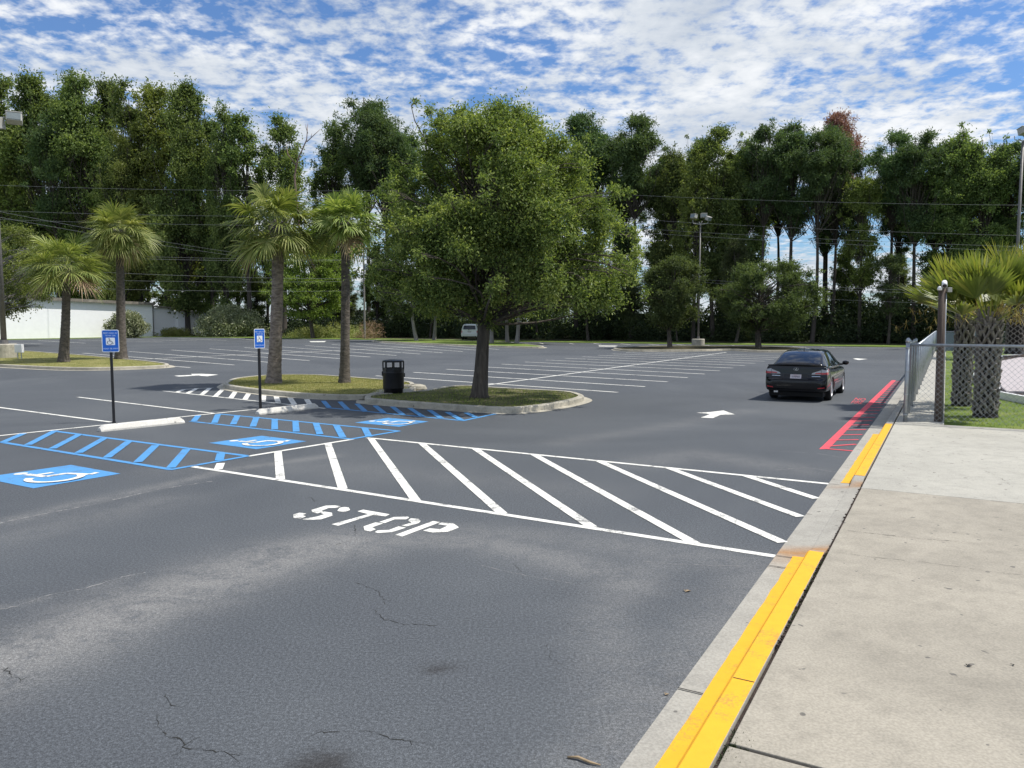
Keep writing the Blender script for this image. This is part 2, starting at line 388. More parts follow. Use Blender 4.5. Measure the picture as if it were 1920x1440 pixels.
def blades(name, poly, n, z, h, m, seed, wd=0.012, lean=0.5):
    rng = np.random.default_rng(seed); P = [(p[0], p[1]) for p in poly]
    xs = [p[0] for p in P]; ys = [p[1] for p in P]
    x = rng.uniform(min(xs), max(xs), n*3); y = rng.uniform(min(ys), max(ys), n*3); k = in_poly(x, y, P)
    x = x[k][:n]; y = y[k][:n]; n = len(x)
    Pt = np.stack([x, y, np.full(n, z)], 1); D = rng.normal(size=(n, 3))*lean; D[:, 2] = 1
    V, Fq = cards(rng, Pt, D, rand_dir(rng, n), rng.uniform(0.5, 1.2, n)*h, wd)
    o = link(name, np_mesh(name, V, Fq), m); tag(o, kind='stuff'); return o

def text_mesh(body):
    cu = bpy.data.curves.new('t', 'FONT'); cu.body = body; cu.size = 1.0; cu.resolution_u = 2
    ob = bpy.data.objects.new('t', cu); COL.objects.link(ob)
    dg = bpy.context.evaluated_depsgraph_get(); dg.update()
    me = bpy.data.meshes.new_from_object(ob.evaluated_get(dg))
    v = [tuple(x.co) for x in me.vertices]; f = [tuple(p.vertices) for p in me.polygons]
    bpy.data.objects.remove(ob); bpy.data.curves.remove(cu); bpy.data.meshes.remove(me)
    xs = [p[0] for p in v]; ys = [p[1] for p in v]; x0, x1, y0, y1 = min(xs), max(xs), min(ys), max(ys)
    return [((p[0]-x0)/(x1-x0), (p[1]-y0)/(y1-y0)) for p in v], f
def put_text(mb, body, fn, x0, x1, y0, y1):
    v, f = text_mesh(body); n = len(mb.v)
    mb.v += [tuple(fn(x0+(x1-x0)*p[0], y0+(y1-y0)*p[1])) for p in v]; mb.f += [tuple(n+i for i in q) for q in f]
def stroke2(pts, w):
    """2D polyline to quads (list of polygons)"""
    o = []
    L_, Rr = [], []
    n = len(pts)
    for i in range(n):
        a = pts[max(i-1, 0)]; b = pts[min(i+1, n-1)]; dx, dy = b[0]-a[0], b[1]-a[1]; l = math.hypot(dx, dy) or 1
        ww = w[i] if isinstance(w, (list, tuple)) else w
        nx, ny = -dy/l*ww/2, dx/l*ww/2; L_.append((pts[i][0]+nx, pts[i][1]+ny)); Rr.append((pts[i][0]-nx, pts[i][1]-ny))
    for i in range(n-1): o.append([Rr[i], Rr[i+1], L_[i+1], L_[i]])
    return o
def wheelchair():
    o = [[(0.36+0.075*math.cos(t*math.pi/6), 0.88+0.06*math.sin(t*math.pi/6)) for t in range(12)]]
    o += stroke2([(0.375, 0.785), (0.42, 0.50)], 0.085)
    o += stroke2([(0.425, 0.495), (0.665, 0.495)], 0.075)
    o += stroke2([(0.405, 0.665), (0.60, 0.665)], 0.06)
    o += stroke2([(0.65, 0.50), (0.76, 0.235)], 0.075)
    o += stroke2([(0.765, 0.215), (0.88, 0.26)], 0.06)
    pts = [(0.43+0.265*math.cos(R(a)), 0.33+0.245*math.sin(R(a))) for a in range(128, 351, 12)]
    o += stroke2(pts, [0.055+0.035*abs(i/(len(pts)-1)-0.5)*2 for i in range(len(pts))])
    return o
# ------------------------------------------------------------------ ground
MB().poly([(-1500, -300, -0.05), (1500, -300, -0.05), (1500, 2500, -0.05), (-1500, 2500, -0.05)]).build('ground', M['grass'])
bpy.data.objects['ground']['kind'] = 'structure'
UFAR = UW(G(1100, 643))[0]; WLEFT = UW(G(200, 634))[1]
def asphalt():
    us = list(np.arange(-9, 16, 0.14))+list(np.arange(16, 60, 1.2))+list(np.linspace(60, UFAR, 12))
    us = list(np.linspace(-40, -9.2, 10))+us
    ws = list(np.linspace(WLEFT, -22, 24))+list(np.arange(-21.5, 0.0, 0.14))+[0.0]
    us = np.array(us); ws = np.array(ws)
    UU, WW = np.meshgrid(us, ws, indexing='ij')
    X = A0.x+U.x*UU+RT.x*WW; Y = A0.y+U.y*UU+RT.y*WW
    V = np.stack([X.ravel(), Y.ravel(), np.zeros(X.size)], 1)
    nu, nw = len(us), len(ws); i = np.arange(nu-1)[:, None]*nw+np.arange(nw-1)[None]; i = i.ravel()
    Fq = np.stack([i, i+nw, i+nw+1, i+1], 1)
    me = np_mesh('parking_lot', V, Fq); o = link('parking_lot', me, M['asphalt']); tag(o, kind='structure')
    # worn, dusty bands and dark oil patches, as bands along surveyed lines
    def band(line, width, amp):
        pts = [G(*p) for p in line]; d = np.full(len(V), 1e9)
        ws_ = []
        for a, b in zip(pts[:-1], pts[1:]):
            ax, ay, bx, by = a.x, a.y, b.x, b.y; L2 = (bx-ax)**2+(by-ay)**2
            t = np.clip(((V[:, 0]-ax)*(bx-ax)+(V[:, 1]-ay)*(by-ay))/L2, 0, 1)
            d = np.minimum(d, np.hypot(V[:, 0]-ax-t*(bx-ax), V[:, 1]-ay-t*(by-ay)))
        return amp*np.exp(-(d/width)**2)
    wear = np.zeros(len(V))
    for ln, w_, a in [([(-60, 1265), (100, 1205), (250, 1140), (420, 1080), (560, 1035), (640, 1020)], 0.55, 0.62),
                      ([(640, 1020), (760, 1010), (900, 1015), (1060, 1050), (1180, 1095)], 0.35, 0.38),
                      ([(-20, 985), (150, 945), (330, 905), (430, 880), (620, 855)], 0.20, 0.34),
                      ([(-20, 1140), (60, 1128), (150, 1108), (250, 1078)], 0.05, 0.35),
                      ([(0, 1010), (300, 940)], 0.5, 0.18), ([(700, 1000), (900, 1000), (1100, 1015), (1420, 1060)], 0.45, 0.25),
                      ([(1240, 1050), (1130, 1150), (1180, 1350), (1100, 1440)], 0.28, 0.25),
                      ([(1165, 1440), (1300, 1250), (1430, 1080)], 0.35, 0.28),
                      ([(1200, 870), (1300, 850), (1500, 880)], 0.5, 0.22), ([(1050, 830), (1250, 800), (1400, 770)], 0.4, 0.16),
                      ([(330, 880), (500, 870), (800, 890), (1100, 920)], 0.6, 0.12)]:
        wear = np.maximum(wear, band(ln, w_, a))
    dark = np.zeros(len(V))
    for (px, py), w_, a in [((818, 1252), 0.13, 0.75), ((885, 1157), 0.07, 0.55), ((600, 1440), 0.2, 0.95), ((640, 1432), 0.1, 0.6), ((860, 1250), 0.1, 0.4),
                            ((1340, 1075), 0.10, 0.2), ((800, 1050), 0.5, 0.22), ((1050, 1110), 0.3, 0.25), ((1255, 1275), 0.07, 0.8),
                            ((1370, 868), 0.25, 0.25), ((1465, 795), 0.3, 0.35), ((120, 838), 0.2, 0.25)]:
        c = G(px, py); dark = np.maximum(dark, a*np.exp(-(((V[:, 0]-c.x)**2+(V[:, 1]-c.y)**2)/w_**2)))
    for nm, arr in (('wear', wear), ('dark', dark)):
        at = me.attributes.new(nm, 'FLOAT', 'POINT'); at.data.foreach_set('value', arr.astype(np.float32))
    return o
LOT = asphalt()
ZP = 0.004
def line_px(mb, a, b, wd, z=ZP, w2=None):
    A, B = G(*a), G(*b); d = (B-A).normalized(); n = Vector((-d.y, d.x, 0))
    w2 = w2 or wd
    for p in (A, B): p.z = z
    mb.poly([A-n*wd/2, B-n*w2/2, B+n*w2/2, A+n*wd/2])
def line_w(mb, A, B, wd, z=ZP):
    d = (B-A).normalized(); n = Vector((-d.y, d.x, 0))*wd/2
    mb.poly([(A.x-n.x, A.y-n.y, z), (B.x-n.x, B.y-n.y, z), (B.x+n.x, B.y+n.y, z), (A.x+n.x, A.y+n.y, z)])
def mark(name, mb, m): 
    o = mb.build(name, m, LOT); return o
def poly_px(mb, pts, z=ZP): mb.poly([G(x, y, 0).xy.to_3d()+Vector((0, 0, z)) for x, y in pts])

# right-hand block of stalls: even spacing along the row
def block(Lf, Rf, n, i0, i1, nskip=(), off=0):
    """Lf/Rf: first and last left ends / right ends with their index"""
    (li, la), (lj, lb) = Lf; (ri, ra), (rj, rb) = Rf
    la, lb, ra, rb = G(*la), G(*lb), G(*ra), G(*rb)
    for i in range(i0, i1+1):
        if i in nskip: continue
        a = la+(lb-la)*((i-li)/(lj-li)); b = ra+(rb-ra)*((i-ri)/(rj-ri))
        m = MB(); line_w(m, a, b, 0.135, ZP+0.0); mark('stall_line', m, M['white_paint'])
block(((1, (704.6, 704.6)), (9, (1091.7, 668.8))), ((1, (1158.6, 735.7)), (9, (1416.4, 681.3))), 12, 1, 13)
m = MB(); line_px(m, (846, 731.5), (1362, 660.7), 0.13, ZP+0.003); mark('row_line', m, M['white_paint'])
block(((1, (154, 662)), (8, (622, 646))), ((1, (439.6, 684.4)), (8, (829.6, 661.5))), 9, 0, 11)
m = MB(); line_px(m, (244, 674.6), (815, 649.2), 0.2, ZP+0.003); mark('row_line', m, M['white_paint'])
for a, b in [((20, 643), (79, 645)), ((72, 638.7), (161, 643.5)), ((146, 637.9), (304, 641)), ((240, 636.7), (369, 639.3)), ((333, 634.8), (424, 638.3)),
             ((427, 633.2), (479, 637.5)), ((525, 633.2), (576, 636))]:
    m = MB(); line_px(m, a, b, 0.16); mark('stall_line', m, M['white_paint'])
for a, b in [((958, 641.2), (966, 643.5)), ((1012, 643.0), (1020, 645)), ((1068, 643.9), (1076, 645.2)), ((1113, 643.8), (1127, 645.6)), ((1163, 644.6), (1182, 646.5)),
             ((1216, 645.4), (1237, 647.1)), ((1269, 645.9), (1292, 648.3)), ((1319, 647), (1347, 649.4)), ((1373, 647.8), (1402, 650.3)), ((1430, 649), (1455, 650.8)),
             ((1485, 649.6), (1512, 651.4)), ((1540, 650.4), (1566, 652.2))]:
    m = MB(); line_px(m, a, b, 0.14); mark('stall_line', m, M['white_paint'])
m = MB(); line_px(m, (1560, 651.5), (1697, 652.6), 0.16); mark('edge_line', m, M['white_paint'])
# near-left stall lines and the line behind the wheel stops
for a, b in [((-60, 756.5), (208, 791.7)), ((146, 744.8), (400, 775.2)), ((-60, 823.5), (480, 767.5))]:
    m = MB(); line_px(m, a, b, 0.10, ZP+0.002); mark('stall_line', m, M['white_paint'])
# big white hatched zone
m = MB()
line_px(m, (463, 856), (662, 823.7), 0.10); line_px(m, (688, 820.9), (1556, 907.7), 0.10); line_px(m, (356, 874.2), (1453, 1043.5), 0.10)
for a, b in [((414, 869), (409, 880.5)), ((521, 847.2), (526, 899.5)), ((614.5, 831.2), (643, 917.5)), ((694.6, 821.4), (780.4, 940)), ((790, 831), (942, 963.8)),
             ((890, 841), (1110, 989)), ((1000, 852), (1303, 1020)), ((1122, 864.3), (1468, 1018)), ((1253, 877.4), (1501, 969.5)), ((1396, 891.7), (1531, 935.5))]:
    line_px(m, a, b, 0.13, ZP+0.003)
mark('hatched_zone', m, M['white_paint'])
# blue hatched aisles
def blue_zone(lines, bars, wb=0.14):
    m = MB()
    for k, (a, b) in enumerate(lines): line_px(m, a, b, 0.11, ZP+0.0015*k)
    for a, b in bars: line_px(m, a, b, wb, ZP+0.006)
    mark('blue_hatched_aisle', m, M['blue_paint'])
blue_zone([((100, 808.3), (465, 855.2)), ((0, 829), (323, 881)), ((318, 881.5), (465, 855.6))],
          [((44, 813.5), (6, 829.8)), ((104, 808), (52, 835)), ((149, 815), (98, 842)), ((196, 822), (147, 850)), ((242, 828), (200, 859)), ((292, 835.5), (258, 867.5)), ((350, 843), (320, 878)), ((414.5, 850.5), (411, 864))])
blue_zone([((409, 776.2), (749, 808.5)), ((357, 790.2), (660, 823.9)), ((656, 824), (749, 808.6))],
          [((372, 779.5), (363, 790.5)), ((409, 777), (402, 793.5)), ((445.5, 779.5), (437, 796.5)), ((481, 782.5), (474, 800.5)), ((515, 786), (515, 806)), ((554, 789.5), (555.5, 810)),
           ((592, 793.5), (600, 815)), ((630, 797.5), (643, 821)), ((683.5, 803), (692, 819.5))])
blue_zone([((612, 764.5), (871, 789.2)), ((866, 789.5), (935, 775))],
          [((606, 752), (617, 764.5)), ((637, 753.5), (652, 768.5)), ((669, 757.5), (685.5, 772.5)), ((703, 761), (721, 775.5)), ((735.5, 763), (756, 778.5)), ((768, 765.5), (793, 782)),
           ((805, 769.5), (828, 785)), ((838, 773), (866, 788.5)), ((874, 774.5), (892, 783))], 0.14)
# white hatched wedge by the palm island
m = MB()
line_px(m, (306, 733.2), (610, 766), 0.10); line_px(m, (306, 733.2), (400, 726.8), 0.08)
for a, b in [((345, 730.5), (331, 736)), ((369, 728.5), (351, 738)), ((393, 728), (378, 740.5)), ((417.7, 730), (403, 744.4)), ((443, 732.5), (432.5, 747)), ((468, 735.5), (459, 749.6)), 
             ((495, 739), (493, 753)), ((517, 741), (522, 756)), ((543, 745), (552, 759)), ((575, 749), (583, 762))]:
    line_px(m, a, b, 0.155, ZP+0.003)
mark('hatched_zone', m, M['white_paint'])
# red loading lane
A, B = G(1540, 841), G(1675.5, 713.5); m = MB()
dA = (B-A); m.poly([G(1536, 842, ZP), G(1553, 842, ZP), G(1680, 713, ZP), G(1672, 713, ZP)])
for y in (716, 718.5, 721.2, 724, 727.4, 731, 734.4, 737.6, 741.2, 745.6, 750.3, 754.7, 759.3, 764.5, 769.8, 776, 783, 789.5, 797, 806, 815.4, 825):
    x = 1676-(y-713.5)*1.045; xr = 1553+0.72*(908-y)-3; line_px(m, (x, y+0.6), (xr, y-0.2), 0.075, ZP+0.003)
line_px(m, (1552, 837), (1605, 833.5), 0.075, ZP+0.003); line_px(m, (1545, 841.5), (1599, 846), 0.075, ZP+0.003)
mark('red_hatched_lane', m, M['red_paint'])
m = MB(); c0, c1, c2, c3 = G(1595, 756, ZP), G(1616, 757.5, ZP), G(1625, 747, ZP), G(1605, 745.5, ZP)
def bil(c0, c1, c2, c3): return lambda x, y: (c0*(1-x)+c1*x)*(1-y)+(c3*(1-x)+c2*x)*y
put_text(m, 'NO', bil(c0, c1, c2, c3), 0.0, 1.0, 0.56, 1.0); put_text(m, 'FIRE', bil(c0, c1, c2, c3), 0.0, 1.0, 0.0, 0.44)
mark('red_lettering', m, M['red_paint'])
# accessible symbols
def symbol(bl, br, tr, tl):
    q = [G(*p) for p in (bl, br, tr, tl)]
    m = MB(); m.poly([p+Vector((0, 0, ZP)) for p in q]); a = mark('accessible_panel', m, M['blue_paint'])
    fn = bil(*q); m = MB()
    for i, pl in enumerate(wheelchair()): m.poly([fn(x, y)+Vector((0, 0, ZP+0.004+0.0007*i)) for x, y in pl])
    o = m.build('wheelchair_symbol', M['white_paint'], a)
symbol((62.5, 916), (226, 888.5), (133, 872), (-36, 896))
symbol((481, 842.6), (575, 827.7), (490.8, 817.3), (391.5, 830.8))
symbol((748, 800.5), (803.8, 790.6), (728.4, 783.6), (665, 792.6))
# STOP
def tr(pl, s, ox, oy): return [(x/s+ox, y/s+oy) for x, y in pl]
m = MB()
for pl in [[(55, 200), (120, 180), (195, 188), (155, 205), (190, 220), (130, 243), (60, 235)],
           [(150, 248), (310, 220), (385, 196), (345, 182), (385, 168), (465, 180), (472, 210), (350, 250), (180, 258)],
           [(250, 150), (400, 105), (500, 102), (560, 112), (520, 128), (430, 130), (355, 160), (375, 170), (310, 187), (255, 172)],
           [(520, 158), (548, 128), (590, 118), (640, 122), (658, 150), (600, 175), (540, 165)],
           [(735, 165), (795, 147), (1078, 197), (1032, 218), (900, 204), (530, 318), (462, 302), (850, 195)],
           [(965, 278), (1120, 225), (1270, 222), (1283, 232), (1250, 250), (1130, 250), (1025, 290)],
           [(1205, 315), (1310, 285), (1270, 262), (1300, 240), (1380, 245), (1405, 270), (1380, 292), (1255, 325)],
           [(800, 325), (925, 283), (1010, 293), (890, 335), (930, 355), (870, 378), (810, 365)],
           [(920, 385), (945, 368), (1070, 362), (1170, 325), (1250, 338), (1105, 385), (950, 395)],
           [(1135, 415), (1535, 268), (1612, 280), (1210, 432)],
           [(1430, 370), (1500, 345), (1610, 355), (1690, 318), (1590, 302), (1625, 285), (1750, 292), (1810, 335), (1700, 382), (1530, 390)]]:
    poly_px(m, tr(pl, 5.647, 540, 930))
mark('stop_lettering', m, M['white_paint'])
for pl, s, ox, oy in [([(790, 1244), (885, 1240), (985, 1228), (1068, 1257), (965, 1259), (910, 1283), (822, 1279), (890, 1254)], 3.84, 1100, 450),
                      ([(485, 248), (620, 242), (605, 235), (690, 234), (805, 240), (725, 252), (660, 247), (520, 254)], 3.84, 200, 640),
                      ([(955, 349), (985, 345), (1040, 349), (1090, 352), (1045, 356), (1010, 361), (992, 357)], 4.8, 1400, 600),
                      ([(865, 384), (1015, 382), (1000, 391), (875, 391)], 4.8, 400, 560), ([(85, 760), (225, 761), (205, 767), (90, 766)], 3.84, 1100, 450)]:
    m = MB(); poly_px(m, tr(pl, s, ox, oy)); mark('direction_arrow', m, M['white_paint'])
# cracks
rnd = random.Random(4)
def crack(pts, wd, seed, m=M['crack'], fn=G, z=0.0025, name='crack', par=None):
    r = random.Random(seed); P = [fn(*p) for p in pts]; fine = []
    for a, b in zip(P[:-1], P[1:]):
        n = max(2, int((b-a).length/0.028))
        for i in range(n):
            q = a.lerp(b, i/n); fine.append(q+Vector((r.uniform(-1, 1), r.uniform(-1, 1), 0))*0.014)
    mb = MB(); ws = [wd*0.62*r.choice([0.12, 0.5, 1.0, 1.4, 0.25]) for _ in fine]
    if name == 'crack' and m is M['crack'] and fn is G:
        for q in fine[::9]:
            e = q+Vector((r.uniform(-1, 1), r.uniform(-1, 1), 0))*r.uniform(.04, .13); mid_ = q.lerp(e, .5)+Vector((r.uniform(-1, 1), r.uniform(-1, 1), 0))*.015
            for pl in stroke2([(q.x, q.y), (mid_.x, mid_.y), (e.x, e.y)], [wd*.35, wd*.25, wd*.08]): mb.poly([(x, y, q.z+z) for x, y in pl])
    for pl in stroke2([(p.x, p.y) for p in fine], ws): mb.poly([(x, y, P[0].z+z) for x, y in pl])
    return mb.build(name, m, par if par else LOT)
light = mat('crack_fill', (0.24, 0.24, 0.235), 0.9)
for i, (pl, w_) in enumerate([([(294, 1357), (310, 1380), (343, 1391), (340, 1410), (310, 1425)], 0.011), ([(343, 1403), (388, 1405), (455, 1418)], 0.009),
    ([(10, 1254), (22, 1268), (48, 1282)], 0.011), ([(311, 1306), (324, 1322), (346, 1330)], 0.009), ([(670, 1092), (708, 1109), (725, 1138)], 0.007),
    ([(698, 1143), (718, 1160), (760, 1171), (830, 1173)], 0.008), ([(600, 1373), (640, 1374), (690, 1370), (725, 1382), (770, 1392), (825, 1398)], 0.009),
    ([(1064, 1168), (1078, 1182), (1140, 1187)], 0.007), ([(1028, 1210), (1032, 1232), (1062, 1253)], 0.006), ([(585, 932), (590, 942)], 0.012), ([(664, 985), (667, 1004)], 0.012),
    ([(655, 1016), (628, 1022)], 0.01), ([(962, 1058), (990, 1080)], 0.006)]):
    crack(pl, w_, i)
for i, (pl, w_) in enumerate([([(-20, 1147), (30, 1137), (92, 1115), (150, 1106), (230, 1082), (280, 1072)], 0.022), ([(1205, 1052), (1260, 1058), (1400, 1062)], 0.012),
    ([(-20, 985), (60, 968), (180, 945), (300, 917), (400, 902)], 0.035), ([(900, 1060), (980, 1078), (1080, 1095)], 0.01), ([(1440, 845), (1530, 850), (1580, 858)], 0.02), ([(1455, 882), (1510, 876), (1570, 886)], 0.02)]):
    crack(pl, w_, 50+i, light, z=0.0022)

# ------------------------------------------------------------------ kerb, gutter and sidewalk on the right
CH = 0.12
u_y0 = UW(G(1550, 1036, CH))[0]; u_y1 = UW(G(1612, 893, CH))[0]; u_y2 = UW(G(1676, 795, CH))[0]
FEN = G(1697, 791, CH); fu, fw = UW(FEN)
def strip(us, prof, zfn=None):
    """prof(u) -> list of (w,z)"""
    P = [[W(u, w, z) for w, z in prof(u)] for u in us]; V = [tuple(p) for r in P for p in r]; k = len(P[0]); Fq = []
    for i in range(len(us)-1):
        for j in range(k-1): Fq.append((i*k+j, (i+1)*k+j, (i+1)*k+j+1, i*k+j+1)[::-1])
    return V, Fq
def raise_(u):      # 1 where the kerb stands up, 0 in the ramp opening
    r = 0.35
    if u < u_y0: return 1.0
    if u < u_y0+r: return 1-(u-u_y0)/r
    if u < u_y1-0.5: return 0.0
    if u < u_y1: return (u-(u_y1-0.5))/0.5
    return 1.0
us = sorted(set(list(np.arange(-9, 26, 0.15))+[u_y0, u_y0+0.35, u_y1-0.5, u_y1, u_y2]+list(np.arange(26, 70, 2.0))))
def kprof(u):
    s = raise_(u)
    return [(0.0, -0.02), (0.0, 0.005), (0.15, 0.005+0.018*(1-s)), (0.29, 0.008+0.035*(1-s)), (0.305, 0.008+0.04*(1-s)+0.1*s), (0.325, 0.052+(CH-0.052)*s), (0.455, 0.078+(CH-0.078)*s), (0.458, -0.02)]
V, Fq = strip(us, kprof); me = np_mesh('kerb', V, Fq); KERB = link('kerb', me, M['gutter']); tag(KERB, kind='structure')
rust = []
for i, u in enumerate(us):
    for w, z in kprof(u):
        a = math.exp(-((u-(u_y0+0.22))/0.13)**2)*0.95+math.exp(-((u-(u_y1-0.42))/0.13)**2)*0.7*(0.3+w*1.6)+math.exp(-((u-(u_y0+0.0))/0.3)**2)*0.35
        rust.append(min(1, a*(0.55+w)))
rust = [min(1, r_*1.25) for r_ in rust]
at = me.attributes.new('rust', 'FLOAT', 'POINT'); at.data.foreach_set('value', np.array(rust, np.float32))
def yel(ua, ub, wl, wr, z, name='yellow_paint'):
    us_ = np.linspace(ua, ub, max(2, int((ub-ua)/0.15))); rr = random.Random(int(ua*100))
    V, Fq = strip(us_, lambda u: [(wl(u)+rr.uniform(-.006, .006), z(u, 0)), (wr(u), z(u, 1))])
    link(name, np_mesh(name, V, Fq), M['yellow_paint'], KERB)
g0 = UW(G(1497, 1047))[0]; g1 = UW(G(1582, 907))[0]
gz = lambda u, k: (0.0125 if k else 0.0085)+0.040*(1-raise_(u))*(1 if k else 0.6)
yel(-9, g0, lambda u: 0.16, lambda u: 0.292, gz)
yel(g1, u_y2-1.0, lambda u: 0.15, lambda u: 0.292, gz)
for ua, ub in ((-9, u_y0-0.02), (u_y1+0.05, u_y2)):
    us_ = np.linspace(ua, ub, 40)
    V, Fq = strip(us_, lambda u: [(0.302, 0.02), (0.302, 0.108), (0.322, CH+0.0035), (0.452, CH+0.0035)])
    link('yellow_paint', np_mesh('yellow_paint', V, Fq), M['yellow_paint'], KERB)
# joints across kerb
m = MB()
for px, py in ((1300, 1300), (1452, 1043), (1520, 966), (1440, 1062), (1556, 909), (1640, 790)):
    u = UW(G(px, py))[0]; line_w(m, W(u, 0.0), W(u, 0.16), 0.012, 0.0135)
for u in (UW(G(1368, 1270, CH))[0],): line_w(m, W(u, 0.325), W(u, 0.452), 0.008, CH+0.006)
m.build('joint_line', M['crack'], KERB)
# sidewalk slabs
def slab(u0, u1, w0, w1, m, name='sidewalk', ztop=CH, n=0):
    mb = MB(); P = [W(u0, w0), W(u1, w0), W(u1, w1), W(u0, w1)][::-1]
    mb.prism([(p.x, p.y) for p in P], -0.04, ztop); o = mb.build(name, m, bevel=0.006); tag(o, kind='structure'); return o
jb = UW(G(1369, 1393, CH))[0]; ju = UW(G(1625, 915.6, CH))[0]; jc = UW(G(1554, 1037, CH))[0]
slab(-9, jb-0.03, 0.485, 13, M['walk']); slab(jb, ju-0.012, 0.485, 13, M['walk']); slab(ju, fu-0.15, 0.482, 13, M['walk_light'])
mb = MB(); P = [W(-9.2, 0.461), W(fu, 0.461), W(fu, 13), W(-9.2, 13)]; mb.poly([(p.x, p.y, 0.098) for p in P]).build('joint_soil', M['mulch']); tag(bpy.data.objects['joint_soil'], kind='structure')
SW = bpy.data.objects['sidewalk']
gz_ = lambda x, y: G(x, y, CH)
for i, (pl, w_) in enumerate([([(1554, 1034), (1640, 1045), (1760, 1058), (1920, 1080)], 0.006), ([(1590, 995), (1700, 1008), (1800, 1016)], 0.011), ([(1840, 880), (1875, 895), (1900, 915)], 0.006),
                              ([(1640, 858), (1720, 866), (1770, 868)], 0.008), ([(1700, 860), (1800, 850), (1920, 858)], 0.006), ([(1760, 793), (1790, 806)], 0.01), ([(1720, 860), (1900, 1060)], 0.0)]):
    if w_: crack(pl, w_, 80+i, M['crack'], gz_, 0.003, 'crack', SW)
m = MB(); rr = random.Random(9)
for _ in range(260):      # dirt and weed crumbs in the joint behind the kerb
    u = rr.uniform(-6.5, u_y0) if rr.random() < 0.8 else rr.uniform(u_y0, u_y1); p = W(u, 0.468+rr.uniform(-0.022, 0.03)*(1 if u < jb+0.6 else 0.5))
    s = rr.uniform(0.006, 0.018); m.box((p.x, p.y, CH+rr.uniform(-0.03, 0.004)), (s, s*rr.uniform(.5, 1.5), s*0.6), Matrix.Rotation(rr.uniform(0, 3), 3, 'Z'))
o = m.build('joint_debris', M['mulch']); tag(o, kind='stuff')
m = MB(); rng = np.random.default_rng(5)
n = 500; uu = np.concatenate([rng.normal(jb-0.02, 0.10, n), rng.uniform(-6, u_y0, n)]); ww = np.concatenate([0.475+np.abs(rng.normal(0, 0.05, n)), np.full(n, 0.468)+rng.normal(0, 0.006, n)])
Pt = np.stack([A0.x+U.x*uu+RT.x*ww, A0.y+U.y*uu+RT.y*ww, np.full(2*n, CH-0.02)], 1); D = rng.normal(size=(2*n, 3)); D[:, 2] = np.abs(D[:, 2])+0.4
V, Fq = cards(rng, Pt, D, rand_dir(rng, 2*n), rng.uniform(0.012, 0.035, 2*n), 0.006); o = link('weeds', np_mesh('weeds', V, Fq), M['under_leaf']); tag(o, kind='stuff')
# concrete strip under the fence, lawn behind it
FU1 = UW(G(1760, 659, CH))[0]
def block_uw(name, u0, u1, w0, w1, z0, z1, m, kind='structure', bev=0.01):
    P = [W(u0, w0), W(u1, w0), W(u1, w1), W(u0, w1)][::-1]; mb = MB().prism([(p.x, p.y) for p in P], z0, z1); o = mb.build(name, m, bevel=bev); tag(o, kind=kind); return o
block_uw('fence_footing', fu-0.14, FU1, 0.482, fw+0.75, -0.03, CH+0.004, M['walk_light'])
lw = fw+0.75
block_uw('lawn', fu-0.12, FU1+30, lw+0.004, lw+60, -0.04, CH-0.03, M['grass'], bev=0)
P = [W(fu-0.1, lw), W(fu+18, lw), W(fu+18, lw+11), W(fu-0.1, lw+9)]
blades('grass', P, 26000, CH-0.035, 0.05, M['blade'], 3, 0.012)
# far kerb and verge between the lot and the trees
block_uw('verge', UFAR, UFAR+14, WLEFT-5, 60, -0.03, 0.05, M['grass'], bev=0)
block_uw('verge', 0, UFAR, WLEFT-14, WLEFT, -0.03, 0.05, M['grass'], bev=0)
# woodland floor
block_uw('woodland_floor', UFAR+7, UFAR+60, WLEFT-40, 90, -0.03, 0.09, M['soil'], bev=0)

# ------------------------------------------------------------------ islands
def island(name, px, hgt=0.15, grass='grass', gut=0.0, nb=0, seed=1, k=4, top=None):
    pts = [G(*p) for p in px]; pts = smooth_closed(pts, k)
    r1, r2 = inset(pts, 0.02), inset(pts, 0.17); n = len(pts); mb = MB()
    rings = [[Vector((p.x, p.y, -0.02)) for p in pts], [Vector((p.x, p.y, hgt*0.85)) for p in pts], [Vector((p.x, p.y, hgt)) for p in r1], [Vector((p.x, p.y, hgt)) for p in r2], [Vector((p.x, p.y, hgt-0.06)) for p in r2]]
    for rg in rings: mb.v += [tuple(p) for p in rg]
    for i in range(len(rings)-1):
        for j in range(n):
            j2 = (j+1) % n; mb.f.append((i*n+j, i*n+j2, (i+1)*n+j2, (i+1)*n+j))
    o = mb.build('kerbed_island', M['kerb']); tag(o, kind='structure')
    if gut:
        g = inset(pts, -gut); mg = MB(); mg.v = [(p.x, p.y, 0.009) for p in pts]+[(p.x, p.y, 0.009) for p in g]
        mg.f = [(j, (j+1) % n, n+(j+1) % n, n+j) for j in range(n)]; mg.build('gutter_pan', M['kerb'], o)
    MB().poly([(p.x, p.y, hgt-0.03) for p in r2]).build('turf', M[grass], o)
    if nb: 
        b = blades('grass', r2, nb, hgt-0.035, 0.055, M['dry_blade' if grass == 'dry_grass' else 'blade'], seed)
        tag(b, kind='stuff')
    return o, r2
island('kerbed_island', [(423, 729), (424, 722), (445, 715), (504, 709), (560, 708), (612, 709.5), (721, 718), (768, 722.5), (778, 728), (775, 737), (720, 744), (681, 749.5), (585, 747.5), (480, 738)], grass='dry_grass', gut=0.22, nb=26000, seed=11)
island('kerbed_island', [(684, 754), (700, 748), (794, 740), (838, 732), (880, 730), (917, 733), (992, 737.5), (1062, 741.5), (1088, 747), (1093, 753), (1060, 762), (1006, 771), (940, 774.5), (805, 766), (700, 757.5)], grass='island_mix', gut=0.25, nb=7000, seed=12)
